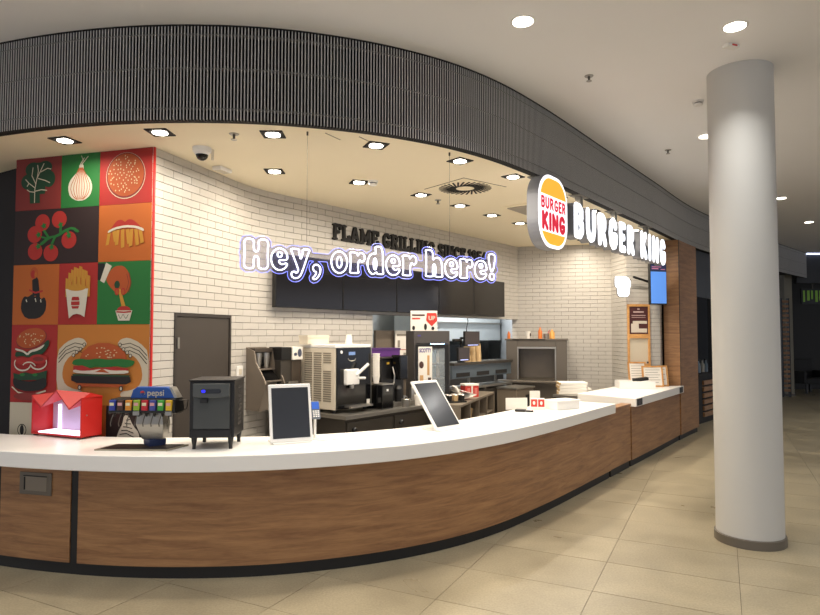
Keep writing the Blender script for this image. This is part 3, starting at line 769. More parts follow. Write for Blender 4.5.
# onion
A = [('white', [(.46, .80), (.47, .68), (.36, .62), (.22, .5), (.18, .36), (.24, .2), (.42, .12), (.6, .12), (.76, .2), (.82, .36), (.76, .52), (.62, .63), (.58, .68), (.58, .80)])]
for q in (-.26, -.18, -.1, -.03, .05, .12, .2, .27): A.append(('bun', line([(.51 + q * .16, .74), (.51 + q * .5, .6), (.5 + q, .38), (.5 + q * .75, .22), (.5 + q * .3, .14)], .016)))
A += [('cream', line([(.5, .8), (.6, .92)], .02)), ('cream', line([(.54, .8), (.7, .94)], .02)), ('cream', line([(.58, .86), (.52, .96)], .015))]
panel(S2, S3, Z2, Z1, 'green', A)
# sesame bun
A = [('cream', E_(.5, .52, .375, .425, 30)), ('brick', E_(.5, .525, .365, .415, 30)), ('bun', E_(.5, .535, .345, .39, 30))]
for k_ in range(76):
    an = k_ * 2.39996 + rnd.uniform(-.25, .25); r_ = math.sqrt((k_ + rnd.random()) / 77) * .92; A.append(('seed', E_(.5 + r_ * .33 * math.cos(an), .535 + r_ * .37 * math.sin(an), .011, .015, 6)))
panel(S3, S4, Z2, Z1, 'red', A)
# tomatoes on the vine
A = []
for (cx, cz) in ((.34, .76), (.54, .80), (.25, .55), (.66, .42), (.26, .24), (.45, .2)): A.append(('tomato', E_(cx, cz, .088, .155)))
A += [('leaf', line([(.32, .35), (.42, .48), (.52, .50), (.62, .60), (.70, .64), (.77, .55)], .045)), ('leaf', line([(.42, .48), (.36, .62)], .03)), ('leaf', line([(.5, .5), (.46, .36)], .03)), ('leaf', line([(.56, .55), (.56, .68)], .03)), ('leaf', line([(.64, .6), (.66, .52)], .03)), ('leaf', line([(.42, .46), (.33, .5)], .03))]
for (cx, cz) in ((.36, .70), (.56, .70), (.30, .54), (.66, .50), (.30, .33), (.46, .31)):
    A.append(('leaf', [(cx + (.042 if k % 2 else .016) * math.cos(2 * PI * k / 10), cz + (.075 if k % 2 else .03) * math.sin(2 * PI * k / 10)) for k in range(10)]))
panel(S1, S3, Z3, Z2, 'dark', A)
# lips with fries
A = []
for (x_, l_, t_) in ((.22, .33, -.05), (.30, .26, .03), (.38, .34, -.03), (.47, .40, .0), (.56, .32, .03), (.64, .38, -.02), (.72, .36, .03), (.80, .32, .04)): A += [('fry', [(x_ - .035, .55), (x_ + .035, .57), (x_ + .04 + t_, .57 - l_ * .8), (x_ - .03 + t_, .55 - l_ * .8)]), ('bun', line([(x_ + .035, .57), (x_ + .042 + t_, .57 - l_ * .8)], .012))]
A += [('tomato', [(.18, .50), (.26, .60), (.36, .72), (.45, .73), (.51, .68), (.57, .73), (.66, .72), (.78, .62), (.88, .50), (.72, .56), (.52, .58), (.32, .56)]), ('white', [(.18, .50), (.32, .56), (.52, .59), (.72, .57), (.88, .50), (.86, .56), (.72, .61), (.52, .63), (.32, .60), (.2, .55)])]
panel(S3, S4, Z3, Z2, 'orange', A)
# dark fist with a burning finger
A = [('black', [(.2, .4), (.18, .25), (.3, .1), (.58, .1), (.72, .2), (.75, .36), (.70, .46), (.62, .42), (.58, .5), (.48, .46), (.44, .52), (.34, .46), (.26, .48)]), ('black', [(.44, .48), (.42, .74), (.52, .80), (.56, .74), (.60, .48)]), ('tomato', line([(.36, .58), (.5, .53), (.66, .56)], .03)), ('bun', E_(.46, .86, .09, .10, 14)), ('tomato', E_(.44, .84, .05, .07, 10)), ('orange', E_(.50, .83, .03, .05, 8)), ('white', line([(.3, .42), (.32, .38)], .02)), ('white', line([(.5, .44), (.52, .38)], .02)), ('white', line([(.62, .42), (.63, .37)], .02))]
panel(S1, S2, Z4, Z3, 'orange', A)
# carton of fries
A = []
for k_, (x_, zt) in enumerate(((.22, .74), (.29, .83), (.36, .88), (.43, .92), (.50, .90), (.57, .93), (.64, .88), (.71, .86), (.78, .78))): A += [('fry', [(x_ - .045, .45), (x_ + .04, .45), (x_ + .045, zt), (x_ - .04, zt + .02)]), ('lorange', [(x_ + .012, .45), (x_ + .04, .45), (x_ + .045, zt), (x_ + .018, zt + .01)])]
for (x_, zt) in ((.3, .7), (.42, .78), (.53, .76), (.66, .74)): A += [('fry', [(x_ - .04, .45), (x_ + .04, .45), (x_ + .05, zt), (x_ - .03, zt + .02)]), ('bun', line([(x_ + .04, .45), (x_ + .05, zt)], .012))]
A += [('white', [(.2, .58), (.78, .58), (.70, .12), (.6, .16), (.5, .175), (.4, .16), (.3, .10)]), ('fry', E_(.48, .60, .25, .055, 18)), ('white', [(.2, .58), (.3, .52), (.48, .49), (.68, .52), (.78, .58), (.74, .42), (.25, .40)]), ('tomato', [(.36, .42), (.38, .45), (.54, .45), (.56, .42), (.56, .39), (.36, .39)]), ('tomato', [(.35, .375), (.57, .375), (.57, .315), (.35, .315)]), ('tomato', [(.36, .30), (.56, .30), (.54, .26), (.38, .26)])]
panel(S2, S3, Z4, Z3, 'red', A)
# hand dipping a fry into ketchup
A = [('black', [(0, .98), (.12, .98), (.18, .9), (.06, .70), (0, .72)]), ('white', [(.16, .99), (.27, .93), (.13, .66), (.05, .70)]), ('bun', [(.24, .86), (.34, .93), (.5, .93), (.6, .82), (.64, .66), (.58, .5), (.5, .46), (.36, .50), (.22, .62), (.16, .72)]), ('dgreen', E_(.38, .63, .055, .065, 12)), ('brick', line([(.6, .82), (.645, .66), (.6, .5)], .014)), ('brick', line([(.56, .8), (.6, .66), (.56, .54)], .012)), ('fry', [(.40, .56), (.45, .56), (.55, .28), (.48, .26)]), ('tomato', E_(.38, .52, .045, .06, 10)), ('tomato', E_(.50, .52, .045, .06, 10)), ('bun', E_(.385, .515, .03, .042, 10)), ('bun', E_(.495, .515, .03, .042, 10)), ('tomato', E_(.52, .235, .125, .055, 16)), ('white', [(.36, .22), (.68, .22), (.63, .06), (.42, .06)]), ('tomato', line([(.38, .2), (.52, .19), (.66, .2)], .025)), ('dgreen', line([(.42, .16), (.46, .08), (.51, .17), (.56, .08), (.61, .16)], .012))]
panel(S3, S4, Z4, Z3, 'green', A)
# burger coming apart
A = [('brick', E_(.44, .82, .34, .13, 22, .12)), ('bun', E_(.43, .83, .32, .125, 22, .12))]
for _ in range(34):
    an = rnd.uniform(0, 2 * PI); r_ = math.sqrt(rnd.random()) * .9; A.append(('seed', E_(.43 + r_ * .3 * math.cos(an), .83 + r_ * .11 * math.sin(an) + .03 * math.cos(an) * r_, .012, .008, 6)))
A += [('dgreen', [(.1, .58), (.12, .66), (.3, .64), (.5, .68), (.66, .72), (.82, .82), (.86, .76), (.74, .64), (.6, .6), (.4, .58), (.25, .6)]), ('white', [(.1, .70), (.3, .67), (.38, .63), (.42, .67), (.6, .7), (.76, .76), (.7, .70), (.56, .66), (.46, .65), (.38, .60), (.28, .65), (.12, .67)]), ('tomato', E_(.3, .53, .2, .05)), ('tomato', E_(.62, .56, .2, .06)), ('brick', E_(.62, .56, .12, .03))]
A += [('white', line(arc(.28, .50, .18, .09, 150, 350), .02)), ('white', line(arc(.62, .52, .18, .09, 200, 380), .02)), ('white', line(arc(.42, .46, .14, .06, 10, 160), .016))]
A += [('dgreen', [(.08, .38), (.2, .36), (.34, .39), (.5, .37), (.66, .39), (.82, .42), (.8, .30), (.1, .28)]), ('black', [(.08, .32), (.25, .28), (.5, .27), (.8, .34), (.82, .22), (.72, .17), (.4, .14), (.14, .18), (.08, .24)]), ('leaf', E_(.28, .36, .06, .02, 8)), ('leaf', E_(.56, .36, .06, .02, 8)), ('cream', line([(.06, .2), (.2, .13), (.5, .10), (.8, .16)], .02)), ('brick', E_(.44, .08, .34, .05))]
panel(S1, S2, Z5, Z4, 'red', A)
# burger held by two hands
def mir(poly, c=.5): return [(2 * c - a, b) for a, b in poly]
hand = [(0, .66), (.10, .78), (.22, .84), (.30, .82), (.335, .76), (.31, .72), (.28, .70), (.22, .64), (.14, .60), (.08, .5), (.06, .36), (.10, .24), (.2, .19), (.28, .18), (.30, .12), (.2, .06), (.08, .1), (0, .2)]
A = [('cream', hand), ('cream', mir(hand))]
for k_ in range(4):
    l_ = [(.02, .60 - .05 * k_ + .02), (.10, .72 - .045 * k_), (.2, .77 - .045 * k_), (.29, .75 - .05 * k_)]
    if k_ < 3: A += [('black', line(l_, .009)), ('black', line(mir(l_), .009))]
for (cx, cz) in ((.305, .75), (.265, .695), (.225, .655), (.19, .615)):
    for m_ in (0, 1):
        e1 = E_(cx, cz, .02, .026, 10); e2 = E_(cx, cz, .013, .018, 10)
        if m_: e1, e2 = mir(e1), mir(e2)
        A += [('black', e1), ('cream', e2)]
A += [('bun', [(.26, .56), (.29, .66), (.36, .73), (.46, .77), (.58, .77), (.68, .73), (.75, .66), (.78, .56)])]
for _ in range(24):
    an = rnd.uniform(.15, PI - .15); r_ = rnd.uniform(.2, .88); A.append(('seed', E_(.52 + r_ * .24 * math.cos(an), .575 + r_ * .18 * math.sin(an), .010, .007, 6)))
A += [('leaf', [(.18, .50), (.2, .56), (.28, .575), (.36, .56), (.46, .58), (.58, .565), (.7, .58), (.82, .565), (.87, .55), (.84, .49), (.76, .47), (.66, .49), (.56, .46), (.46, .48), (.36, .45), (.28, .48)]), ('tomato', [(.2, .48), (.3, .49), (.4, .45), (.5, .465), (.64, .48), (.8, .46), (.78, .40), (.2, .41)]), ('white', [(.2, .44), (.3, .42), (.4, .43), (.52, .455), (.64, .43), (.8, .44), (.80, .40), (.6, .39), (.4, .385), (.2, .395)]), ('bun', [(.44, .41), (.52, .455), (.6, .40), (.52, .41)]), ('dgreen', [(.19, .38), (.82, .38), (.80, .34), (.2, .34)]), ('black', [(.18, .36), (.82, .36), (.83, .30), (.78, .27), (.24, .27), (.18, .30)]), ('bun', [(.22, .265), (.78, .265), (.72, .23), (.3, .23)])]
for m_ in (0, 1):
    e1 = E_(.275, .215, .022, .035, 10); e2 = E_(.275, .215, .012, .022, 10)
    if m_: e1, e2 = mir(e1), mir(e2)
    A += [('black', e1), ('cream', e2)]
panel(S2, S4, Z5, Z4, 'lorange', A)
# lower row, mostly behind the worktop
Z6 = .60
A = [('black', E_(.28, .55, .10, .10, 16)), ('cream', E_(.28, .55, .085, .085, 16)), ('black', E_(.28, .55, .045, .085, 12)), ('bun', [(.6, 0), (1, 0), (1, .5)])]
panel(S1, S2, Z6, Z5, 'cream', A)
panel(S2, S2 + .53, Z6, Z5, 'orange', [('cream', [(0, .2), (.15, .4), (.22, .9), (.3, 1), (0, 1)]), ('cream', [(.3, .35), (.42, .62), (.5, .35)]), ('bun', [(.75, .2), (1, .2), (1, .8)])])
A = [('white', [(.3, .35), (.26, .5), (.32, .62), (.4, .72), (.44, .86), (.54, .86), (.66, .7), (.8, .6), (.82, .45), (.74, .35)]), ('orange', [(.2, .48), (.5, .5), (.52, .25), (.24, .25)]), ('lorange', [(.26, .47), (.48, .48), (.49, .3), (.28, .3)])]
for k_ in range(5): A.append(('black', line([(.34 + .04 * k_, .56 + .06 * k_), (.5, .58 + .05 * k_), (.70 - .03 * k_, .52 + .07 * k_)], .015)))
panel(S2 + .53, S4, Z6, Z5, 'dark', A)
panel(S1, S4, .05, Z6, 'brick', [])

# ------------------------------------------------------------------ things on the long worktop
ZT = .90
# crown shaped red display box with light strips inside
fl_, fr_ = np.array([-3.19, 5.255]), np.array([-2.645, 5.02]); dd = fr_ - fl_; w_ = float(np.linalg.norm(dd)); an = math.atan2(dd[1], dd[0])
t = thing('crown_display_box', 'red crown shaped display box glowing white inside on the worktop', 'display box', (fl_[0], fl_[1], ZT), an)
D_ = .20; H_ = .335; T_ = .014
MB().box(0, w_, 0, D_, .012, .012 + T_).box(0, T_, 0, D_, .012, H_).box(w_ - T_, w_, 0, D_, .012, H_).build('shell', M_red, t, bevel=.006)
zz = [(0, H_), (.20, H_ - .085), (.50, H_ + .055), (.76, H_ - .09), (1, H_)]
vs_ = []
for y in (0, D_):
    for (a, z) in zz: vs_.append((a * w_, y, z if y == 0 else H_ + (.02 if .1 < a < .9 else 0)))
for y in (0, D_):
    for (a, z) in zz: vs_.append((a * w_, y, (z if y == 0 else H_ + (.02 if .1 < a < .9 else 0)) - .014))
fs_ = [(i, i + 1, 6 + i, 5 + i) for i in range(4)] + [(10 + i, 15 + i, 16 + i, 11 + i) for i in range(4)] + [(i, 10 + i, 11 + i, i + 1) for i in range(4)] + [(5 + i, 6 + i, 16 + i, 15 + i) for i in range(4)] + [(0, 5, 15, 10), (4, 14, 19, 9)]
MB().add(vs_, fs_).build('folded_lid', M_red, t)
MB().box(T_, w_ - T_, D_ - .01, D_, .02, H_ - .005).build('back_panel', mat('display_lilac', 'c9bcd6', .5), t)
M_led = mat('led_strip', 'ffffff', .5, emit='f3e6ff', es=2.2)
MB().box(T_ + .08, T_ + .105, D_ - .022, D_ - .011, .03, H_ - .09).build('light_strip', M_led, t)
MB().box(T_ + .05, w_ - T_ - .005, .02, D_ - .03, .027, .036).build('light_strip', M_led, t)
MB().box(.02, .05, .01, .04, 0, .012).box(w_ - .05, w_ - .02, .01, .04, 0, .012).box(.02, .05, D_ - .04, D_ - .01, 0, .012).box(w_ - .05, w_ - .02, D_ - .04, D_ - .01, 0, .012).build('feet', M_black, t)
MB().cyl((w_ - .001, .05, .19), (w_ + .004, .05, .19), .006).build('screw', M_steel, t)

# soda dispenser tower
t = thing('soda_dispenser', 'soda fountain tower with eight coloured valves and blue header on the worktop', 'drink dispenser', (-1.965, 4.66, ZT), R(-2)); t.scale = (1, 1, .88)
dt = MB().plate([(-.335, -.11), (.205, -.11), (.275, .11), (-.285, .11)], 0, .012).build('drip_tray', mat('tray_rim', '9c9482', .4, .5), t)
MB().plate([(-.295, -.095), (.19, -.095), (.245, .10), (-.26, .10)], .012, .016).build('drip_grille', mat('tray_dark', '2a211c', .5), dt)
MB().lathe([(.085, .012), (.09, .07)], c=(.03, .075, 0), n=4, M=None).build('tower_foot', mat('navy', '1c2b52', .4), t, bevel=.004)
MB().add([(-.05, .03, .07), (.11, .03, .07), (.11, .13, .07), (-.05, .13, .07), (-.085, .0, .20), (.125, .0, .20), (.125, .13, .20), (-.085, .13, .20), (-.07, .0, .33), (.11, .0, .33), (.11, .13, .33), (-.07, .13, .33)], [(3, 2, 1, 0), (0, 1, 5, 4), (1, 2, 6, 5), (2, 3, 7, 6), (3, 0, 4, 7), (4, 5, 9, 8), (5, 6, 10, 9), (6, 7, 11, 10), (7, 4, 8, 11), (8, 9, 10, 11)]).build('tower', M_steel, t, bevel=.005)
MB().add([(-.275, -.05, .30), (.235, -.05, .30), (.235, .13, .30), (-.275, .13, .30), (-.26, -.04, .42), (.225, -.04, .42), (.225, .12, .42), (-.26, .12, .42)], [(3, 2, 1, 0), (4, 5, 6, 7), (0, 1, 5, 4), (1, 2, 6, 5), (2, 3, 7, 6), (3, 0, 4, 7)]).build('valve_bar', M_black, t, bevel=.008)
hd = MB().prism([(-.13, .42), (.21, .42), (.17, .50), (.14, .515), (-.08, .515), (-.11, .49)], 0, .07).build('header', mat('header_blue', '1b4d9c', .35), t, bevel=.006)
MB().prism([(.205, .425), (.23, .425), (.185, .51), (.165, .515)], .0, .09).build('header_trim', M_steel, t)
bfont(hd, 'header_text', 'pepsi', .065, .465, .075, -.002, mat('print_white', 'f4f2ee', .5), width=.125, bold=.001)
MB().lathe([(.02, -.003), (.02, .0)], n=18, M=Matrix.Translation((-.035, 0, .465)) @ Matrix.Rotation(PI / 2, 4, 'X')).build('header_roundel', [mat('print_white')], hd)
MB().prism([(-.035 + .016 * math.cos(R(a)), .468 + .015 * math.sin(R(a))) for a in range(0, 181, 20)], -.0045, -.003).build('roundel_red', mat('print_red2', 'c62a2a', .5), hd)
MB().prism([(-.035 + .016 * math.cos(R(a)), .462 - .015 * math.sin(R(a))) for a in range(0, 181, 20)], -.0045, -.003).build('roundel_blue', mat('print_blue2', '1b3f8c', .5), hd)
for k_, cc in enumerate(('35429a', '4a2e26', 'd58a2a', '8cae2e', 'b8252e', '3d4690', '3f9a3a', 'd8b02a')):
    x_ = -.235 + k_ * .0605; v = MB().box(x_ - .022, x_ + .022, -.062, -.036, .325, .41).build('valve_label', mat('valve_' + cc, cc, .4), t, bevel=.003)
    MB().box(x_ - .017, x_ + .015, -.064, -.062, .365, .39).build('label_print', mat('valve_print%d' % (k_ % 2), ('e7dfb8', 'd9a0a0')[k_ % 2], .5), v)
    if k_ in (3, 7): MB().box(x_ - .024, x_ + .024, -.063, -.045, .285, .318).build('valve_tag', M_steel, t)
    n_ = MB().lathe([(.007, .27), (.012, .305)], c=(x_, -.02, 0), n=10).build('nozzle', M_black, t)
    MB().tube([(x_, -.035, .30), (x_ - .002, -.06, .255), (x_ - .012, -.055, .215), (x_ - .016, -.04, .19)], .0035, n=6).build('lever', M_steeld, n_)
MB().tube([(.23, .03, .40), (.30, .03, .41), (.29, .03, .33), (.25, .03, .30), (.21, .03, .29)], .005).build('side_pipe', M_steeld, t)

# black countertop dispenser on four legs
fl_, fr_ = np.array([-1.625, 4.595]), np.array([-1.295, 4.62]); dd = fr_ - fl_; an = math.atan2(dd[1], dd[0]); w_ = .325; D_ = .37
t = thing('ice_dispenser', 'black countertop ice dispenser with grey front on four legs', 'dispenser', (fl_[0], fl_[1], ZT), an)
bd = MB().box(0, w_, 0, D_, .085, .50).build('body', M_black, t, bevel=.006)
MB().box(-.006, w_ + .006, -.008, D_ + .005, .50, .512).build('top_lid', mat('lid_dark', '2b2725', .5), t, bevel=.003)
MB().box(.03, w_ - .03, -.012, 0, .15, .485).build('front_panel', mat('grey_front', '4a4c4b', .45, .3), t, bevel=.004)
MB().prism([(.03, .39), (.1, .38), (w_ - .1, .38), (w_ - .03, .39), (w_ - .03, .485), (.03, .485)], -.03, -.012).build('chute_hood', mat('grey_hood', '565856', .4, .3), t, bevel=.004)
dp = MB().prism(rrect(.145, .032, .015, .16, .43, 5), -.033, -.03).build('display_strip', M_blackgloss, t)
MB().prism(rrect(.03, .022, .01, .107, .43, 4), -.0345, -.033).build('indicator', mat('indicator_blue', '2222aa', .4, emit='2a2aff', es=1.2), dp)
MB().box(.085, .135, -.04, -.012, .345, .375).build('dispense_chute', M_black, t)
MB().box(.02, w_ - .02, -.02, .0, .09, .145).build('drip_tray', M_black, t, bevel=.003)
gm = MB()
for z in range(9):
    for k_ in range(4): gm.box(w_, w_ + .003, .14 + k_ * .03, .16 + k_ * .03, .16 + z * .034, .18 + z * .034)
gm.build('side_vent', mat('vent_grey', '3d3936', .5), t)
for (a, b) in ((.03, .03), (w_ - .03, .03), (.03, D_ - .04), (w_ - .03, D_ - .04)): MB().lathe([(.014, 0), (.014, .03), (.02, .06), (.022, .087)], c=(a, b, 0), n=12).build('leg', M_black, t)

# order tablets
def tablet(name, label, bl, br, lean, hgt, yaw_off=0.):
    bl, br = np.array(bl), np.array(br); dd = br - bl; w = float(np.linalg.norm(dd)); an = math.atan2(dd[1], dd[0])
    t = thing(name, label, 'tablet', (bl[0], bl[1], ZT), an)
    Mx = Matrix.Translation((0, 0, .012)) @ Matrix.Rotation(-lean, 4, 'X')
    def B(x0, x1, y0, y1, z0, z1): return MB().box(x0, x1, y0, y1, z0, z1, 0, Mx)
    B(0, w, 0, .022, 0, hgt).build('frame', M_whitep, t, bevel=.008)
    B(.022, w - .022, -.002, .0, .030, hgt - .03).build('screen', mat('tablet_screen', '33363c', .18), t)
    MB().box(.02, w - .02, -.015, .02 + .18, 0, .012).build('stand_base', M_whitep, t, bevel=.004)
    yb = math.sin(lean) * hgt * .5 + .03
    MB().box(w * .4, w * .6, .14, .165, .01, .14).build('stand_leg', M_whitep, t)
    MB().box(w * .4, w * .6, .02 + math.sin(lean) * .13, .165, .125, .14).build('stand_arm', M_whitep, t)
    return t, w, an
t1, w1_, a1_ = tablet('order_tablet', 'white framed dark tablet standing nearly upright beside the black ice dispenser', (-1.07, 4.79), (-.762, 4.925), R(14), .455)
t2, w2_, a2_ = tablet('order_tablet', 'white framed dark tablet leaning far back on the bend of the worktop', (.235, 5.42), (.475, 5.66), R(38), .52)
for (t_, nm, lb_, x_, y_, z_) in ((t1, 'card_terminal', 'blue and white card terminal mounted beside the upright tablet', w1_ + .05, .09, .17), (t2, 'card_terminal', 'dark card terminal mounted behind the leaning tablet', w2_ + .06, .26, .17)):
    M = Matrix.Translation(t_.location) @ Matrix.Rotation(t_.rotation_euler[2], 4, 'Z'); q = M @ Vector((x_, y_, 0))
    t = thing(nm, lb_, 'card terminal', (q.x, q.y, ZT), t_.rotation_euler[2])
    Mx = Matrix.Translation((0, 0, z_)) @ Matrix.Rotation(R(-25), 4, 'X')
    MB().box(-.036, .036, 0, .025, 0, .15, 0, Mx).build('body', mat('terminal_grey', '5d6674', .4), t, bevel=.008)
    MB().box(-.03, .03, -.002, 0, .08, .14, 0, Mx).build('screen', mat('terminal_screen', '2f55a8', .3, emit='3f6fd0', es=.35), t)
    kb = MB()
    for r_ in range(4):
        for c_ in range(3): kb.box(-.026 + c_ * .019, -.012 + c_ * .019, -.004, 0, .012 + r_ * .015, .022 + r_ * .015, 0, Mx)
    kb.build('keypad', M_whitep, t)
    MB().cyl((0, .05, 0), (0, .05, z_ + .03), .011).lathe([(.05, 0), (.05, .008)], c=(0, .05, 0), n=20).build('stand', M_whitep, t)
c_ = MB().tube([(-.74, 4.98, ZT + .004), (-.68, 4.98, ZT + .004), (-.62, 5.02, ZT + .004), (-.57, 5.0, ZT + .004)], .003, n=5).build('charging_cable', M_whitep)
tag(c_, 'thin white cable lying on the worktop beside the upright tablet', 'cable')
# small boxes at the right end of the worktop
t = thing('red_carton', 'small red and white carton on the worktop before the white box', 'box', (1.44, 7.03, ZT), R(-12))
MB().box(-.085, .085, -.05, .05, 0, .03).box(-.075, .075, -.045, .045, .03, .125).build('carton', M_whitep, t, bevel=.003)
for x_ in (-.04, .04): MB().box(x_ - .034, x_ + .034, -.048, -.0455, .036, .118).build('red_panel', M_redbox, t); MB().prism(E_(x_, .078, .014, .022, 10), -.0495, -.048).build('white_mark', M_paper, t)
q = MB().box(-.17, .17, -.11, .11, 0, .10).build('white_box', M_whitep, None, (1.735, 7.13, ZT), R(30), bevel=.004); tag(q, 'plain low white box behind the red and white carton on the worktop', 'box')
MB().box(-.175, .175, -.115, .115, .085, .104).build('lid', M_whitep, q, bevel=.003)
t = thing('black_reader', 'small black hand scanner lying on the worktop before the red carton', 'scanner', (1.22, 6.83, ZT), R(-20))
MB().box(-.07, .05, -.03, .03, 0, .028).build('body', M_black, t, bevel=.01); MB().box(.05, .13, -.018, .018, .0, .02).build('grip', M_blackgloss, t, bevel=.006); MB().box(-.05, .0, -.02, .02, .028, .033).build('window', M_steel, t)
q = MB().box(-.125, .125, -.006, .006, 0, .13).box(-.06, .06, .006, .08, 0, .01).build('white_card', M_paper, None, (1.20, 7.03, ZT), R(8)); tag(q, 'upright white card standing at the back edge of the worktop', 'card')
q = MB().box(-.06, .06, -.006, .006, 0, .19).box(-.04, .04, .006, .08, 0, .01).build('white_card', M_paper, None, (1.45, 7.24, ZT), R(10)); tag(q, 'upright white card standing behind the red and white carton', 'card')

# ------------------------------------------------------------------ service wall behind the counter
def kt(name, label, cat, s, d, z=0., rz=0., group=None): return thing(name, label, cat, kp(s, d, z), KA + rz, group)
# stainless work table under the machines (local x along the wall, front towards -y)
t = kt('steel_work_table', 'long stainless steel work table along the white brick wall', 'table', -.31, 0)
L_ = 1.62
MB().plate([(0, -.98), (L_, -.98), (L_, -.74), (2.26, -.70), (2.26, -.06), (0, -.06)], .86, .90).build('table_top', M_steel, t, bevel=.004)
MB().box(L_ + .02, 2.24, -.66, -.10, .12, .86).build('corner_cabinet', M_steeld, t, bevel=.004)
MB().box(.03, .80, -.94, -.10, .12, .86).box(.80, L_ - .03, -.94, -.10, .12, .86).build('cabinet_body', M_steeld, t, bevel=.004)
for (a, b) in ((.05, .78), (.82, L_ - .05)):
    d_ = MB().box(a, b, -.955, -.94, .14, .82).build('cabinet_door', M_steeld, t, bevel=.003)
    MB().lathe([(.03, 0), (.03, .02), (.02, .03)], n=14, M=Matrix.Translation((a + .1, -.955, .74)) @ Matrix.Rotation(PI / 2, 4, 'X')).build('knob', M_black, d_)
for x_ in (.06, L_ / 2, L_ - .06): MB().box(x_ - .02, x_ + .02, -.9, -.86, 0, .12).box(x_ - .02, x_ + .02, -.2, -.16, 0, .12).build('leg', M_steeld, t)
TZ = .90
# wall mounted lid and cup dispenser beside the door
a_ = BACK.arc_x(-1.665); p = BACK.at(a_); an_ = BACK.ang(a_) - R(4)
t = thing('cup_dispenser', 'grey wall mounted cup dispenser with two cup tubes near the brown door', 'dispenser', (p[0] + .01, p[1] - .05, .95), an_)
M_disp = mat('dispenser_taupe', '7d7266', .45, .3)
prof = [(0, 0), (-.20, 0), (-.30, .28), (-.27, .34), (-.15, .50), (-.12, .62), (0, .66)]
for (x0, x1) in ((-.14, -.125), (.125, .14)): MB().add([(x, y, z) for x in (x0, x1) for y, z in prof], [tuple(range(7)), tuple(range(7, 14))[::-1]] + [(i, (i + 1) % 7, 7 + (i + 1) % 7, 7 + i) for i in range(7)]).build('side_cheek', M_disp, t)
MB().box(-.125, .125, -.015, 0, 0, .66).build('back_plate', M_disp, t)
MB().box(-.125, .125, -.12, -.015, .61, .65).build('top_cap', mat('dispenser_brown', '41382f', .45), t)
MB().box(-.125, .125, -.16, -.02, .42, .435).box(-.125, .125, -.27, -.02, .30, .315).build('shelf', M_disp, t)
MB().box(-.125, .125, -.19, -.015, .0, .29).build('lower_body', M_disp, t)
for x_ in (-.055, .055): MB().lathe([(.03, .44), (.042, .56), (.043, .60)], c=(x_, -.09, 0), n=16).build('cup_tube', M_steel, t)
MB().add([(-.11, -.27, .30), (.11, -.27, .30), (.11, -.12, .42), (-.11, -.12, .42), (-.11, -.255, .30), (.11, -.255, .30), (.11, -.105, .42), (-.11, -.105, .42)], [(0, 1, 2, 3), (4, 7, 6, 5), (0, 4, 5, 1), (2, 6, 7, 3), (0, 3, 7, 4), (1, 5, 6, 2)]).build('chute', M_blackgloss, t)
MB().box(-.10, .10, -.10, -.09, .46, .56).build('window', M_blackgloss, t)
# small wall plate
p = BACK.at(BACK.arc_x(-1.79)); q = MB().box(-.05, .05, -.03, -.013, -.06, .06).build('wall_switch', M_whitep, None, (p[0], p[1], 1.36), BACK.ang(BACK.arc_x(-1.79)), bevel=.004); tag(q, 'small white switch plate on the brick wall next to the brown door', 'switch')
MB().box(-.022, .022, -.036, -.03, -.03, .03).build('rocker', M_cream, q, bevel=.002)
# tall narrow dispenser with a labelled white head
t = kt('sauce_dispenser', 'narrow steel dispenser with black and white labelled head beside the soft serve machine', 'dispenser', -.465, .22, 0)
MB().box(-.14, .0, -.08, .12, .9, 1.47).build('left_column', M_steeld, t, bevel=.004)
MB().box(.005, .145, -.085, .12, .9, 1.47).build('right_column', mat('dispenser_brown'), t, bevel=.004)
MB().box(-.14, .0, -.09, .12, 1.47, 1.61).build('black_head', M_black, t, bevel=.004)
h_ = MB().box(.005, .15, -.10, .12, 1.47, 1.61).build('label_head', M_paper, t, bevel=.004)
MB().prism(E_(.105, 1.545, .028, .045, 14), -.103, -.10).prism(E_(.045, 1.53, .022, .018, 12), -.103, -.10).build('label_print', mat('label_grey', '4a4f63', .5), h_)
MB().box(-.14, .145, -.085, .12, 0, .9).build('plinth', M_steeld, t)
MB().box(-.065, .07, -.12, -.09, 1.22, 1.24).build('spout_bar', M_steel, t)
# soft serve machine
t = kt('soft_serve_machine', 'soft serve machine with black front and cream vented side panel', 'machine', .035, .2, TZ)
w_ = .55; D_ = .55
MB().box(-w_ / 2, w_ / 2, -D_, 0, .035, .70).build('cabinet', M_cream, t, bevel=.006)
MB().box(-w_ / 2 - .005, w_ / 2 + .005, -D_ - .01, .01, .70, .735).build('top_lid', M_whitep, t, bevel=.005)
MB().box(-w_ / 2 + .012, w_ / 2, -D_ - .02, -D_, .04, .70).build('front_panel', M_blackgloss, t, bevel=.005)
MB().box(w_ / 2 - .012, w_ / 2 + .003, -D_ - .025, -D_ - .0, .05, .70).build('edge_trim', M_steel, t)
hp = MB().box(-.17, .03, -D_ - .075, -D_ - .02, .30, .47).build('dispensing_block', M_whitep, t, bevel=.012)
MB().cyl((-.02, -D_ - .07, .40), (.12, -D_ - .12, .52), .017, mi=0).cyl((.0, -D_ - .07, .37), (.09, -D_ - .10, .365), .014).build('draw_handle', M_whitep, hp)
MB().cyl((-.07, -D_ - .05, .31), (-.07, -D_ - .05, .26), .025, n=14).build('nozzle', M_steel, t)
MB().box(-.09, .01, -D_ - .023, -D_ - .02, .62, .655).build('display', mat('display_blue', '6d84a8', .3, emit='6f8fc8', es=.4), t)
MB().tube([(-.04 + .06 * math.cos(R(k)), -D_ - .021, .585 + .03 * math.sin(R(k))) for k in range(180, 361, 20)], .004).build('printed_arc', M_steel, t)
MB().prism(E_(-.20, .655, .018, .018, 10), -D_ - .023, -D_ - .02).build('button', M_whitep, t)
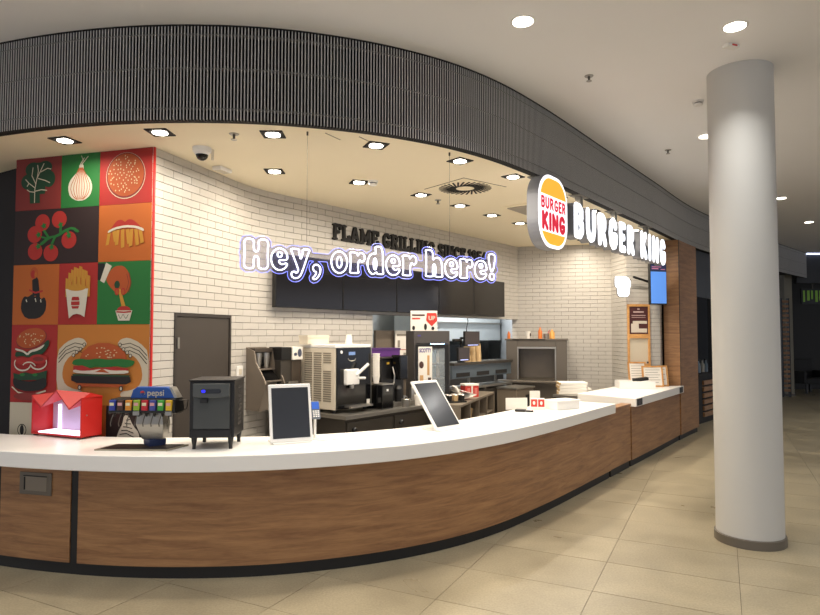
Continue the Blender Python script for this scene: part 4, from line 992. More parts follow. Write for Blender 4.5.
MB().box(.2, .25, -D_ - .023, -D_ - .02, .06, .12).build('sticker', M_paper, t)
MB().box(-.15, .2, -D_ - .12, -D_ - .02, .055, .075).build('drip_tray', M_steel, t)
sv = MB()
for c_ in range(3):
    for r_ in range(22):
        if c_ == 2 and 14 <= r_ <= 16: continue
        sv.box(-w_ / 2 - .004, -w_ / 2, -.19 - c_ * .15, -.07 - c_ * .15, .12 + r_ * .0245, .134 + r_ * .0245)
sv.build('side_louvres', mat('louvre_shadow', '8d8474', .6), t)
for (a, b) in ((-.24, -.5), (.24, -.5), (-.24, -.05), (.24, -.05)): MB().lathe([(.02, 0), (.02, .035)], c=(a, b, 0), n=10).build('foot', M_black, t)
bx_ = MB().box(-.16, .16, -.06, .08, 0, .10).build('white_box', M_cream, None, kp(-.14, .32, TZ + .735), KA); tag(bx_, 'flat pale box lying on top of the soft serve machine', 'box'); MB().box(-.165, .165, -.065, .085, .075, .102).build('lid', M_cream, bx_)
# cup on the soft serve machine and tall cup stack beside it
def cup(name, label, s, d, z, r0, r1, h, m_, lid=None):
    o = MB().lathe([(r0, 0), (r1, h - .006), (r1 + .003, h - .006), (r1 + .003, h), (r1 - .003, h), (r0 - .002, .004)], n=18, cap=False).lathe([(r0, 0), (r0, .003)], n=18).build(name, m_, None, kp(s, d, z), KA, smooth=True); tag(o, label, 'cup')
    if lid: MB().lathe([(r1 + .005, h), (r1 + .003, h + .012), (r1 * .7, h + .02)], n=18).build('lid', lid, o)
    return o
cup('paper_cup', 'single upturned white paper cup on top of the soft serve machine', .20, .52, TZ + .736, .042, .031, .11, M_paper)
t = kt('cup_stack', 'tall stack of white paper cups on the black coffee grinder', 'cups', .36, .80, 1.19)
for k_ in range(9): MB().lathe([(.030, 0), (.042, .085), (.045, .085), (.045, .09), (.038, .09)], c=(0, 0, k_ * .031), n=16).build('cup', M_paper, t)
# coffee machine: low black box in front and a tall body with steam arm
t = kt('coffee_grinder', 'low black box with steel lid edge beside the soft serve machine', 'machine', .445, .6, TZ)
MB().box(-.09, .10, -.30, 0, .0, .27).build('body', M_blackgloss, t, bevel=.006); MB().box(-.09, .10, -.30, 0, .27, .285).build('lid', M_steel, t, bevel=.002); MB().box(-.02, .01, -.305, -.30, .2, .225).build('button', M_whitep, t)
t = kt('coffee_machine', 'black coffee machine with spout tower and steel steam arm', 'coffee machine', .76, .28, TZ)
MB().box(-.20, .22, -.42, 0, .015, .56).build('body', M_black, t, bevel=.01)
MB().box(-.02, .13, -.56, -.42, .31, .60).build('spout_tower', M_blackgloss, t, bevel=.012)
MB().box(-.205, .225, -.44, .005, .56, .575).build('top_tray', M_steeld, t)
MB().tube([(-.04, -.46, .46), (-.05, -.50, .36), (-.06, -.50, .28), (-.14, -.52, .22), (-.15, -.52, .12)], .009).build('steam_arm', M_steel, t)
MB().box(-.16, .22, -.58, -.42, .0, .05).build('drip_tray', M_steel, t, bevel=.003)
MB().box(-.10, -.06, -.425, -.42, .49, .515).build('badge', mat('badge_gold', 'c9a33f', .4), t)
MB().lathe([(.045, .05), (.05, .2), (.03, .24)], c=(.02, -.5, 0), n=16).build('filter_group', M_black, t)
t = kt('steel_bottle', 'small stainless steel bottle beside the coffee machine', 'bottle', 1.02, .80, TZ)
MB().lathe([(.03, 0), (.032, .16), (.022, .2), (.012, .215), (.012, .25)], n=16).build('bottle_body', M_steel, t, smooth=True); MB().lathe([(.014, .25), (.014, .28)], n=12).build('cap', M_black, t)
cup('milk_jug', 'white cup standing on the steel table before the coffee machine', .98, .93, TZ, .04, .055, .12, M_paper)
q = MB().lathe([(.05, 0), (.055, .09), (.05, .095)], n=20).build('steel_canister', M_steel, None, kp(.74, .93, TZ), KA, smooth=True); tag(q, 'low steel canister before the coffee machine', 'canister'); MB().lathe([(.012, .095), (.014, .11), (.006, .116)], n=12).build('lid_knob', M_black, q)
q = MB().box(-.20, .20, -.10, .10, 0, .10).build('purple_box', mat('purple_card', '5b2f78', .5), None, kp(.80, .50, TZ + .576), KA - R(25), bevel=.004); tag(q, 'purple cardboard box on top of the coffee machine', 'box'); MB().box(-.205, .205, -.105, .105, .078, .104).build('lid', mat('purple_card_dark', '4a2564', .5), q)
q = MB().box(-.018, .018, -.012, .012, 0, .19).box(-.03, .03, -.03, .03, 0, .008).build('white_handset', M_paper, None, kp(1.10, .88, TZ), KA, bevel=.003); tag(q, 'slim white upright handset on the steel table beside the cooler', 'handset'); MB().box(-.012, .012, -.014, -.012, .1, .16).build('handset_face', M_steelg, q)
# notice board panel on a steel partition
t = kt('steel_partition', 'brushed steel partition panel standing behind the coffee machine', 'partition', 1.52, -.22, 0)
MB().box(-.05, .62, -.02, .02, .1, 1.80).build('panel', mat('taupe_steel', '857869', .45, .5), t); MB().box(-.05, -.01, -.02, .2, 0, .1).box(.58, .62, -.02, .2, 0, .1).build('foot', M_steeld, t)
t = kt('notice_board', 'tall narrow white notice board with small print beside the cooler', 'notice', 1.98, -.19, 1.12)
MB().box(-.15, .15, -.04, -.025, 0, .68).build('board', M_paper, t)
for (z_, h_, m_) in ((.40, .012, 'b56a5a'), (.60, .03, '8d8579')): MB().box(-.12, .12, -.042, -.04, z_, z_ + h_).build('print_band', mat('np' + m_, m_, .6), t)
MB().box(-.1, -.05, -.042, -.04, .44, .54).box(.03, .11, -.042, -.04, .26, .36).box(-.11, .11, -.042, -.04, .20, .205).build('print_figures', mat('np_grey', '8d8579'), t)
# drinks cooler
t = kt('drinks_cooler', 'black glass door drinks cooler with a white printed sheet on its door', 'cooler', 0, 0, TZ); t.location = (.275 - .2 * .5, 7.92 + .98 * .5, TZ); t.rotation_euler = (0, 0, R(12))
w_ = .47; D_ = .5; Hc = .89
MB().box(-w_ / 2, -w_ / 2 + .03, -D_, 0, .02, Hc).box(w_ / 2 - .03, w_ / 2, -D_, 0, .02, Hc).box(-w_ / 2 + .03, w_ / 2 - .03, -.03, 0, .02, Hc).box(-w_ / 2 + .03, w_ / 2 - .03, -D_, -.03, .02, .06).box(-w_ / 2 + .03, w_ / 2 - .03, -D_, -.03, Hc - .16, Hc).build('cabinet', mat('cooler_grey', '4a4644', .5), t, bevel=.004)
dr_ = MB().box(-w_ / 2 + .02, -w_ / 2 + .045, -D_ - .03, -D_, .05, Hc - .17).box(w_ / 2 - .07, w_ / 2 - .02, -D_ - .03, -D_, .05, Hc - .17).box(-w_ / 2 + .045, w_ / 2 - .07, -D_ - .03, -D_, .05, .09).box(-w_ / 2 + .045, w_ / 2 - .07, -D_ - .03, -D_, Hc - .22, Hc - .17).build('door_frame', M_black, t, bevel=.003)
MB().box(-w_ / 2 + .045, w_ / 2 - .07, -D_ - .018, -D_ - .012, .09, Hc - .22).build('glass', mat('cooler_glass', 'dfeaf0', .05, alpha=.18), dr_)
sh_ = MB().box(-w_ / 2 + .05, -.005, -D_ - .034, -D_ - .031, .06, Hc - .20).build('door_sheet', M_paper, dr_)
bfont(dr_, 'sheet_heading', 'SCOTTY', -.095, Hc - .25, .07, -D_ - .035, mat('heading_purple', '453a86', .5), width=.155, bold=.002)
M_pb, M_pt = mat('print_brown', '4a2f2a', .6), mat('print_tan', 'c49a66', .6)
MB().prism(E_(-.145, .46, .03, .045, 16), -D_ - .036, -D_ - .034).build('sheet_print', M_pb, dr_)
for (x0, x1, z0, z1, m_) in ((-.165, -.12, .12, .33, M_pt), (-.07, -.04, .33, .58, M_pt), (-.06, -.02, .22, .30, M_pb), (-.07, -.02, .10, .16, M_pb)): MB().box(x0, x1, -D_ - .036, -D_ - .034, z0, z1).build('sheet_print', m_, dr_)
for z_ in (.28, .47): MB().box(-w_ / 2 + .03, w_ / 2 - .03, -D_ + .03, -.03, z_, z_ + .008).build('shelf', M_steel, t)
for k_ in range(6):
    for z_ in (.06, .288, .478):
        o = MB().lathe([(.025, 0), (.025, .10), (.011, .13), (.011, .155)], c=(-.02 + k_ % 3 * .07, -.2 - (k_ // 3) * .14, z_), n=12).build('bottle', mat('cooler_bottle%d' % (k_ % 2), ('9fb6bd', 'bda98f')[k_ % 2], .25), t, smooth=True)
MB().box(.0, .18, -D_ + .05, -D_ + .08, Hc - .175, Hc - .162).build('interior_light', mat('cooler_led', 'ffffff', .5, emit='a9d4ff', es=7.), t)
MB().box(-w_ / 2 + .05, -w_ / 2 + .09, -D_ - .004, -D_, Hc - .07, Hc - .05).build('badge', mat('heading_purple'), t)
MB().lathe([(.02, 0), (.02, .02)], c=(-.2, -.45, 0)).lathe([(.02, 0), (.02, .02)], c=(.2, -.45, 0)).lathe([(.02, 0), (.02, .02)], c=(-.2, -.05, 0)).lathe([(.02, 0), (.02, .02)], c=(.2, -.05, 0)).build('feet', M_black, t)
# poster with the red shield standing on the cooler
t = kt('counter_poster', 'cream poster with red shield mark standing on top of the drinks cooler', 'poster', 0, 0, TZ + Hc); t.location = (.165, 8.25, TZ + Hc); t.rotation_euler = (0, 0, R(8))
pb = MB().box(-.16, .20, -.006, .006, .0, .27).build('card', M_paper, t); MB().box(-.1, .1, .006, .09, 0, .008).build('foot', M_paper, t)
MB().prism([(.06, .24), (.19, .24), (.20, .14), (.125, .06), (.05, .14)], -.008, -.006).build('red_shield', M_redbox, t)
bfont(t, 'shield_text', 'UP', .125, .17, .075, -.009, mat('print_white'), bold=.003)
MB().box(-.14, .03, -.008, -.006, .20, .222).build('heading_line', mat('print_brown'), t); MB().box(-.14, -.03, -.008, -.006, .155, .175).build('sub_line', M_redbox, t)
for (x_, h_) in ((-.12, .04), (.04, .07), (.14, .03)): MB().prism(E_(x_, .02 + h_ / 2, .02, h_ / 2 + .01, 10), -.008, -.006).build('figure_print', M_blackmatt, t)

# ------------------------------------------------------------------ island with open shelves and order screens
IA = np.array([.60, 7.45]); IB = np.array([1.25, 9.22]); ID = IB - IA; IL = float(np.linalg.norm(ID)); ian = math.atan2(ID[1], ID[0])
t = thing('shelf_island', 'low taupe island cabinet with open shelves behind the bend of the worktop', 'cabinet', (IA[0], IA[1], 0), ian)
M_isl = mat('island_taupe', '766b5d', .5, .1, var=.05)
MB().box(0, IL, .0, .32, .87, .90).build('top', M_isl, t, bevel=.003)
MB().box(0, IL, .30, .32, 0, .87).build('back_panel', M_isl, t)
for k_ in range(5): x_ = k_ * (IL - .03) / 4; MB().box(x_, x_ + .03, .0, .30, 0, .87).build('divider', M_isl, t)
for z_ in (.08, .36, .62): MB().box(.03, IL - .03,   .02, .30, z_, z_ + .02).build('shelf', M_isl, t)
isl = t
def on_isl(x, y, z): M = Matrix.Translation((IA[0], IA[1], 0)) @ Matrix.Rotation(ian, 4, 'Z'); q = M @ Vector((x, y, z)); return (q.x, q.y, q.z)
for k_, (x_, z_, m_, lb_) in enumerate(((.9, .64, M_kraft, 'kraft cup'), (1.05, .64, M_kraft, 'kraft cup'), (1.55, .64, M_black, 'black tub'), (1.72, .64, M_paper, 'white tub'), (1.15, .38, M_paper, 'white tub'), (1.6, .38, M_kraft, 'kraft tub'))):
    o = MB().lathe([(.045, 0), (.058, .11), (.061, .11), (.061, .118)], n=16).build('food_tub', m_, None, on_isl(x_, .14, z_), 0, smooth=True)
    tag(o, ['small kraft tub at the cooler end of the upper island shelf', 'small kraft tub second from the cooler end of the upper island shelf', 'small black tub on the upper island shelf', 'small white tub on the upper island shelf', 'small white tub on the lower island shelf', 'small kraft tub on the lower island shelf'][k_], 'tub', 'tubs on the island shelves')
    MB().lathe([(.062, .118), (.05, .125)], n=16).build('lid', m_, o)
sc = kt('steel_side_cabinet', 'pale steel cabinet with a dark slot between the shelf island and the holding oven', 'cabinet', 3.80, .50, 0)
MB().box(-.28, .28, -.34, .0, .06, .90).build('body', M_isl, sc, bevel=.004); MB().box(-.30, .30, -.36, .0, .90, .925).build('top', M_steel, sc, bevel=.003); MB().box(.02, .18, -.345, -.34, .62, .80).build('slot', M_blackmatt, sc); MB().box(-.26, .26, -.32, -.02, 0, .06).build('plinth', M_black, sc)
t = thing('red_gift_carton', 'red and white striped carton standing on the shelf island', 'box', on_isl(1.05, .16, .90), ian + R(-50))
MB().box(-.10, .10, -.08, .08, 0, .15).build('carton', M_redbox, t, bevel=.006); MB().box(-.012, .012, -.083, .083, 0, .152).build('white_band', M_paper, t); MB().box(-.105, .105, -.085, .085, .15, .175).build('white_lid', M_paper, t, bevel=.004)
for x_ in (-.05, .057): MB().box(x_ - .02, x_ + .02, -.0825, -.08, .03, .12).build('pale_print', mat('pale_red', 'd98078', .5), t)
t = thing('paper_heap', 'heap of white wrapping paper sheets leaning on the shelf island', 'paper', on_isl(.62, .16, .90), ian + R(-60))
for k_ in range(6): MB().box(-.14, .14, -.09, .09, 0, .004, 0, Matrix.Translation((.01 * k_, 0, .012 + .018 * k_)) @ Matrix.Rotation(R(6 * k_ - 14), 4, 'Y') @ Matrix.Rotation(R(7 * k_), 4, 'Z')).build('sheet', M_paper, t)
MB().box(-.015, .015, -.1, .1, 0, .20, 0, Matrix.Rotation(R(-28), 4, 'Y')).build('leaning_roll', M_paper, t, bevel=.01)
t = thing('sauce_rack', 'small dark rack of sauce pots on the shelf island before the cooler', 'rack', on_isl(.30, .16, .90), ian + R(-50))
MB().box(-.13, .13, -.09, .09, 0, .02).build('tray', M_black, t)
for k_ in range(6): o = MB().lathe([(.028, .02), (.034, .085), (.03, .09)], c=(-.085 + (k_ % 3) * .085, -.045 + (k_ // 3) * .085, 0), n=12).build('pot', (M_black, M_kraft, M_blackmatt)[k_ % 3], t); MB().lathe([(.034, .09), (.02, .1)], c=(-.085 + (k_ % 3) * .085, -.045 + (k_ // 3) * .085, 0), n=12).build('lid', M_steel, o)
# order screens on one pole
t = kt('order_monitor', 'upper dark order monitor on the pole arm beside the cooler', 'monitor', 2.78, .50, 0)
MB().box(-.20, .20, -.03, .0, 1.575, 1.79).build('housing', M_black, t, bevel=.004); MB().box(-.19, .19, -.033, -.03, 1.60, 1.78).build('display', mat('monitor_dark', '3a3230', .3), t); MB().box(-.12, .15, -.034, -.031, 1.582, 1.594).build('status_strip', mat('monitor_strip', 'aab0d8', .4, emit='aab4ff', es=.8), t)
MB().cyl((-.05, .14, 1.331), (-.05, .14, 1.7), .018).cyl((-.05, .14, 1.69), (-.05, .0, 1.69), .015).cyl((-.05, .14, 1.66), (-.42, .02, 1.66), .02).lathe([(.06, 0), (.06, .02)], c=(-.05, .14, 1.331)).build('pole_arm', M_black, t)
t = kt('order_monitor', 'lower dark order monitor below the other on the same pole', 'monitor', 2.49, .52, 0)
MB().box(-.15, .145, -.06, -.03, 1.37, 1.56).build('housing', M_black, t, bevel=.004); MB().box(-.14, .135, -.063, -.06, 1.395, 1.55).build('display', mat('monitor_dark'), t); MB().box(-.1, .1, -.064, -.061, 1.376, 1.388).build('status_strip', mat('monitor_strip'), t)
MB().cyl((.12, -.03, 1.45), (.20, .14, 1.45), .014).build('arm', M_black, t)
for k_, (s_, h_) in enumerate(((2.90, .20), (3.04, .22), (3.20, .27))):
    t = kt('kraft_cup_stack', ['short stack of kraft cups beside the order monitors', 'middle stack of kraft cups on the steel shelf beside the order monitors', 'tall stack of kraft cups on the steel shelf away from the monitors'][k_], 'cups', s_, .35, 1.331, 0, 'kraft cup stacks')
    n_ = int(h_ / .025)
    for j_ in range(n_): MB().lathe([(.062 - .0012 * j_, 0), (.045, .07), (.04, .075)], c=(0, 0, j_ * .022), n=14).build('cup', M_kraft, t)
t = kt('steel_pass_shelf', 'stainless pass shelf with heat slots behind the order monitors', 'shelf', 3.0, .10, 0)
MB().box(-.55, 1.15, -.33, .0, 1.29, 1.33).build('shelf_plate', M_steeld, t); MB().box(-.55, 1.15, -.30, .0, 1.10, 1.29).build('heat_housing', mat('blue_steel', '6f7b84', .4, .7), t, bevel=.004)
for k_ in range(3): MB().box(-.45 + k_ * .55, -.1 + k_ * .55, -.305, -.298, 1.12, 1.18).build('slot', M_blackmatt, t)
MB().box(-.55, 1.15, -.32, .0, .93, .96).build('lower_plate', M_steel, t); MB().box(-.55, 1.15, -.32, .0, 0, .90).build('base_cabinet', M_steeld, t)
for x_ in (-.53, .3, 1.11):
    MB().box(x_, x_ + .03, -.03, .0, .96, 1.1).build('post', M_steel, t)
    for y_ in (-.32, -.03): MB().box(x_, x_ + .03, y_, y_ + .03, .90, .93).build('spacer', M_steel, t)
# kitchen hood and fryers seen through the pass
t = kt('extractor_hood', 'large bluish stainless extractor hood in the kitchen behind the pass', 'hood', 5.2, -1.15, 0)
MB().prism([(-1.15, 1.62), (1.25, 1.62), (1.25, 2.4), (-1.15, 2.4)], .0, .9).build('canopy', mat('hood_steel', 'd0d5d6', .4, .3, var=.05), t, bevel=.006); MB().box(-1.15, 1.25, -.03, .0, 1.95, 1.98).build('seam_lip', M_steel, t); MB().box(-.5, .5, .2, .8, 2.4, HC - .002).build('duct', M_steel, t)
MB().tube([(-.1, -.04, 2.2), (-.06, -.05, 2.0), (-.12, -.05, 1.85), (-.08, -.05, 1.7)], .008).build('hose', M_blackmatt, t)
t = kt('fryer_bank', 'dark steel fryer bank under the extractor hood in the kitchen', 'fryer', 5.2, -1.0, 0)
MB().box(-1.1, 1.1, .0, .75, .08, .92).build('body', M_steeld, t, bevel=.004); MB().box(-1.1, 1.1, .55, .75, .92, 1.55).build('back_guard', mat('dark_steel', '4b4e50', .4, .7), t)
for k_ in range(3):
    MB().box(-1.0 + k_ * .7, -.4 + k_ * .7, .08, .5, .92, .935).build('basin', M_blackmatt, t); MB().cyl((-.7 + k_ * .7, -.12, 1.0), (-.7 + k_ * .7, .3, .95), .012).build('basket_handle', M_steel, t); MB().box(-1.0 + k_ * .7, -.4 + k_ * .7, -.012, .0, .3, .8).build('door', mat('dark_steel'), t)
for x_ in (-1.0, 1.0): MB().box(x_ - .03, x_ + .03, .1, .65, 0, .08).build('foot', M_black, t)
t = kt('strip_light', 'white fluorescent strip light on the kitchen ceiling', 'ceiling light', 4.6, -.75, HC - .002)
MB().box(-.6, .6, -.09, .09, -.05, 0).build('housing', M_whitep, t); MB().box(-.58, .58, -.07, .07, -.056, -.05).build('diffuser', mat('tube_white', 'ffffff', .5, emit='dfeeff', es=6.), t)
ld = bpy.data.lights.new('strip_glow', 'AREA'); ld.shape = 'RECTANGLE'; ld.size = 1.15; ld.size_y = .14; ld.energy = 95; ld.color = (.95, .98, 1.0)
lo = bpy.data.objects.new('strip_glow', ld); COL.objects.link(lo); lo.location = (0, 0, -.065); lo.parent = t
# steel holding oven against the right wall
rw = np.array([1.957, 11.28]); rd = np.array([3.003, 11.025]) - rw; rd /= np.linalg.norm(rd); rn = np.array([rd[1], -rd[0]]); ran = math.atan2(rd[1], rd[0])
op = rw + rn * .58
t = thing('holding_oven', 'large stainless holding oven with deep open window against the right brick wall', 'oven', (op[0], op[1], 0), ran)
M_ov = mat('oven_steel', '726a60', .38, .75, var=.08, scale=4)
MB().box(-.16, .86, .0, .55, .62, .97).box(-.16, .03, .0, .55, .97, 1.64).box(.68, .86, .0, .55, .97, 1.64).box(.03, .68, .0, .55, 1.53, 1.64).box(.03, .68, .5, .55, .97, 1.53).build('housing', M_ov, t, bevel=.005)
MB().box(.03, .68, -.01, .02, 1.50, 1.53).box(.03, .05, -.01, .02, .97, 1.5).box(.66, .68, -.01, .02, .97, 1.5).build('window_trim', M_steel, t)
MB().box(-.30, .70, -.28, .0, .93, .97).build('front_ledge', M_ov, t, bevel=.006)
MB().box(-.18, .88, -.02, .56, 1.64, 1.67).build('top_plate', M_ov, t, bevel=.003)
for x_ in (-.10, .76): MB().box(x_ - .04, x_ + .04, .05, .5, 0, .62).build('leg_frame', M_steeld, t)
MB().box(-.06, .72, .1, .5, .3, .33).build('lower_shelf', M_steeld, t)
MB().box(-.05, .5, -.025, -.02, 1.645, 1.662).build('rail_print', M_blackmatt, t)
def on_oven(x, y, z): return (op[0] + rd[0] * x - rn[0] * y, op[1] + rd[1] * x - rn[1] * y, z)
M_or = mat('sauce_orange', 'd8742a', .35); M_ye = mat('sauce_yellow', 'e0a052', .35)
def bottle(label, x, m_, h, r, cap=True):
    o = MB().lathe([(r, 0), (r, h * .62), (r * .55, h * .8), (r * .4, h * .85)], n=16).build('squeeze_bottle', m_, None, on_oven(x, .1, 1.67), 0, smooth=True); tag(o, label, 'bottle', 'bottles on the holding oven'); MB().lathe([(r * .5, h * .85), (r * .16, h)], n=12).build('nozzle_cap', m_, o); return o
bottle('small amber squeeze bottle at the corner end of the oven top', -.12, M_or, .13, .028)
o = cup('white_cup', 'white cup with dark print standing on top of the holding oven', 0, 0, 0, .036, .046, .13, M_paper); o.location = on_oven(.21, .1, 1.67); MB().prism(E_(0, .07, .016, .03, 10), -.048, -.042).build('dark_print', mat('print_brown'), o)
bottle('tall orange squeeze bottle standing on top of the holding oven', .415, M_or, .20, .036)
o = MB().lathe([(.045, 0), (.05, .085), (.046, .09)], n=18).build('steel_cup', M_steel, None, on_oven(.515, .12, 1.67), 0, smooth=True); tag(o, 'small steel cup between the two orange bottles on the oven', 'cup'); MB().cyl((.0, 0, .02), (.06, .0, .15), .006).build('red_straw', M_redbox, o)
bottle('pale orange wide squeeze bottle standing on top of the holding oven', .615, M_ye, .16, .046)
# stacked paper bags on a small steel table left of the pick-up worktop
t = thing('bag_table', 'low steel table holding white folded bags beside the pick-up counter', 'table', (2.53, 9.55, 0), R(52))
MB().box(-.36, .36, -.2, .2, .80, .84).build('top', M_steel, t)
for (a, b) in ((-.33, -.17), (.33, -.17), (-.33, .17), (.33, .17)): MB().box(a - .02, a + .02, b - .02, b + .02, 0, .80).build('leg', M_steeld, t)
for k_ in range(4):
    o = MB().box(-.21, .21, -.13, .13, 0, .045).build('paper_bundle', M_paper, None, (2.46 + .01 * (k_ % 2), 9.50, .841 + .046 * k_), R(-12 + 3 * k_), bevel=.008); tag(o, ['lowest white paper bundle in the pile beside the pick-up counter', 'second white paper bundle from below in the pile beside the pick-up counter', 'third white paper bundle from below in the pile beside the pick-up counter', 'topmost white paper bundle in the pile beside the pick-up counter'][k_], 'paper', 'paper bundles in one pile')
    MB().box(-.215, -.19, -.132, .132, .004, .04).build('kraft_edge', M_kraft, o)
o = MB()
for k_ in range(5): o.box(-.12, .12, -.06, .06, 0, .012, 0, Matrix.Translation((.0, .0, .02 + .02 * k_)) @ Matrix.Rotation(R(-8 + 6 * k_), 4, 'Y') @ Matrix.Rotation(R(15 * k_ - 30), 4, 'Z'))
o = o.build('crumpled_bags', M_paper, None, (2.72, 9.80, .842), R(40)); tag(o, 'loose pile of folded white bags beside the paper bundles', 'paper bags')
# ------------------------------------------------------------------ pick-up counter and brick pier
t = thing('white_tray_box', 'long low white tray box standing on the pick-up worktop', 'tray', (3.53, 9.78, ZT), R(-4))
MB().box(-.27, .27, -.16, .16, 0, .015).box(-.27, .27, -.16, -.145, .015, .12).box(-.27, .27, .145, .16, .015, .12).box(-.27, -.255, -.145, .145, .015, .12).box(.255, .27, -.145, .145, .015, .12).build('tray', M_whitep, t, bevel=.003)
MB().box(-.2, .2, -.1, .1, .015, .10).build('contents', M_paper, t); MB().box(.0, .22, -.06, .08, .10, .15, 0, Matrix.Rotation(R(-8), 4, 'Y')).build('dark_tongs', M_blackmatt, t, bevel=.01)
t = thing('framed_poster', 'tall light wooden frame with a dark poster above an empty brick-backed panel', 'poster', (3.755, 10.225, 1.22), R(5))
MB().box(-.19, -.16, -.05, -.015, 0, 1.02).box(.16, .19, -.05, -.015, 0, 1.02).box(-.16, .16, -.05, -.015, .98, 1.02).box(-.16, .16, -.05, -.015, .46, .53).box(-.16, .16, -.05, -.015, 0, .04).build('wood_frame', M_woodframe, t, bevel=.003)
pp = MB().box(-.16, .16, -.035, -.02, .53, .98).build('poster_sheet', mat('poster_maroon', '4a2322', .5), t); MB().box(-.13, .14, -.037, -.035, .555, .62).box(-.13, .0, -.037, -.035, .62, .70).box(-.1, .14, -.037, -.035, .70, .745).build('pale_picture', mat('poster_pale', 'cfc3b4', .6), pp)
MB().box(-.09, .09, -.037, -.035, .88, .905).box(-.12, .12, -.037, -.035, .83, .842).box(-.12, .12, -.037, -.035, .80, .808).box(-.02, .02, -.037, -.035, .93, .95).build('print_lines', mat('poster_print', 'b59a94', .6), pp)
MB().box(.12, .15, -.055, -.05, .05, .08).build('latch', M_steeld, t); MB().box(-.16, .16, -.022, -.018, .04, .46).build('inner_panel', mat('inner_cream', 'cbbfa9', .6), t)
for k_, (x_, y_, w_, h_, rz_, lb_) in enumerate(((3.70, 10.09, .30, .40, 4, 'small wooden framed price list leaning below the tall poster frame'), (3.91, 10.0, .34, .34, 2, 'wooden framed menu sheet leaning beside the tray box'), (4.12, 10.10, .16, .34, 6, 'narrow wooden framed sheet leaning against the oak pier'))):
    t = thing('leaning_frame', lb_, 'frame', (x_, y_, ZT), R(rz_)); Mx = Matrix.Rotation(R(-9), 4, 'X')
    b_ = MB()
    for (a0, a1, c0, c1) in ((-w_ / 2, -w_ / 2 + .025, 0, h_), (w_ / 2 - .025, w_ / 2, 0, h_), (-w_ / 2 + .025, w_ / 2 - .025, 0, .025), (-w_ / 2 + .025, w_ / 2 - .025, h_ - .025, h_)): b_.box(a0, a1, -.012, .012, c0, c1, 0, Mx)
    b_.build('wood_frame', M_woodframe, t); MB().box(-w_ / 2 + .025, w_ / 2 - .025, -.004, .004, .025, h_ - .025, 0, Mx).build('sheet', M_paper, t)
    l_ = MB()
    for j_ in range(6): l_.box(-w_ / 2 + .05, w_ / 2 - .05 - .03 * (j_ % 2), -.006, -.004, h_ - .07 - .04 * j_, h_ - .062 - .04 * j_, 0, Mx)
    l_.build('print_lines', mat('sheet_grey', '9a938a', .6), t)
# monitor on a wall arm, lit pictogram sign
t = thing('pickup_monitor', 'portrait monitor with pale blue screen on a wall arm under the shop sign', 'monitor', (3.98, 9.95, 2.22), R(14))
MB().box(-.15, .15, -.03, .03, 0, .66).build('housing', M_black, t, bevel=.005); MB().box(-.14, .14, -.033, -.03, .02, .53).build('display', mat('monitor_blue', '3f6db8', .3, emit='5f93e0', es=.75), t)
MB().box(-.14, .14, -.033, -.03, .53, .645).build('display_header', mat('monitor_navy', '1d2648', .3, emit='2a3050', es=.4), t); MB().box(-.12, .0, -.035, -.033, .57, .585).box(-.12, .05, -.035, -.033, .60, .612).box(.04, .12, -.035, -.033, .56, .575).build('header_print', mat('header_pink', 'b0708c', .4, emit='b0708c', es=.4), t)
MB().cyl((0, .03, .38), (0, .23, .38), .018).cyl((.0, .20, .38), (-.30, .20, .46), .02).build('wall_arm', M_black, t)
t = thing('lit_pictogram_sign', 'small glowing white burger and cup shaped sign hanging from the wall arm', 'sign', (3.42, 9.95, 2.35), R(14))
gl = soften([(-.075, 0), (.095, 0), (.105, .14), (.13, .18), (.12, .27), (.05, .325), (-.10, .325), (-.125, .31), (-.125, .165), (-.085, .155)], 2)
MB().prism(gl, -.03, .02).build('glowing_body', mat('pictogram_white', 'ffffff', .5, emit='eef3ff', es=2.2), t); MB().prism([(a * 1.04, b * 1.03 - .004) for a, b in gl], .02, .045).build('back_box', M_steelg, t)
MB().cyl((.10, .04, .27), (.26, .17, .29), .012).cyl((.02, .045, .2), (.02, .20, .2), .012).build('bracket', M_black, t)

# ------------------------------------------------------------------ devices on the ceilings
t = thing('dome_camera', 'white dome security camera on the ceiling near the mural', 'camera', (-1.779, 5.241, HC))
MB().lathe([(.075, -.035), (.08, 0)], n=24).build('base', M_whitep, t, smooth=True); MB().lathe([(.058, -.06), (.065, -.036)], n=24).build('collar', M_whitep, t, smooth=True); MB().sphere((0, 0, -.058), .052, half='low').build('dome', M_blackgloss, t, smooth=True)
MB().lathe([(.012, -.09), (.014, 0)], c=(.075, .05, 0), n=10).build('conduit', M_cream, t)
q = MB().box(-.09, .09, -.05, .05, -.035, 0).build('ceiling_box', M_whitep, None, (-1.80, 5.88, HC), R(70), bevel=.008); tag(q, 'flat white junction box on the ceiling beside the brick wall', 'box'); MB().box(-.07, .07, -.035, .035, -.04, -.035).build('cover', M_cream, q, bevel=.003)
def sprinkler(x, y, z, lb):
    t = thing('sprinkler', lb, 'sprinkler', (x, y, z)); MB().lathe([(.035, -.006), (.04, 0)], n=18).build('rosette', M_steel, t); MB().lathe([(.009, -.04), (.012, -.006)], n=10).build('stem', M_steeld, t); MB().lathe([(.024, -.048), (.024, -.044)], n=14).build('deflector', M_steel, t)
sprinkler(-1.40, 4.869, HC, 'sprinkler head on the cream ceiling between dome camera and fascia')
sprinkler(.332, 7.301, HC, 'sprinkler head on the cream ceiling beside the round air diffuser')
sprinkler(1.59, 5.415, HM, 'sprinkler head on the mall ceiling before the shop logo')
sprinkler(3.213, 7.631, HM, 'sprinkler head on the mall ceiling behind the round column')
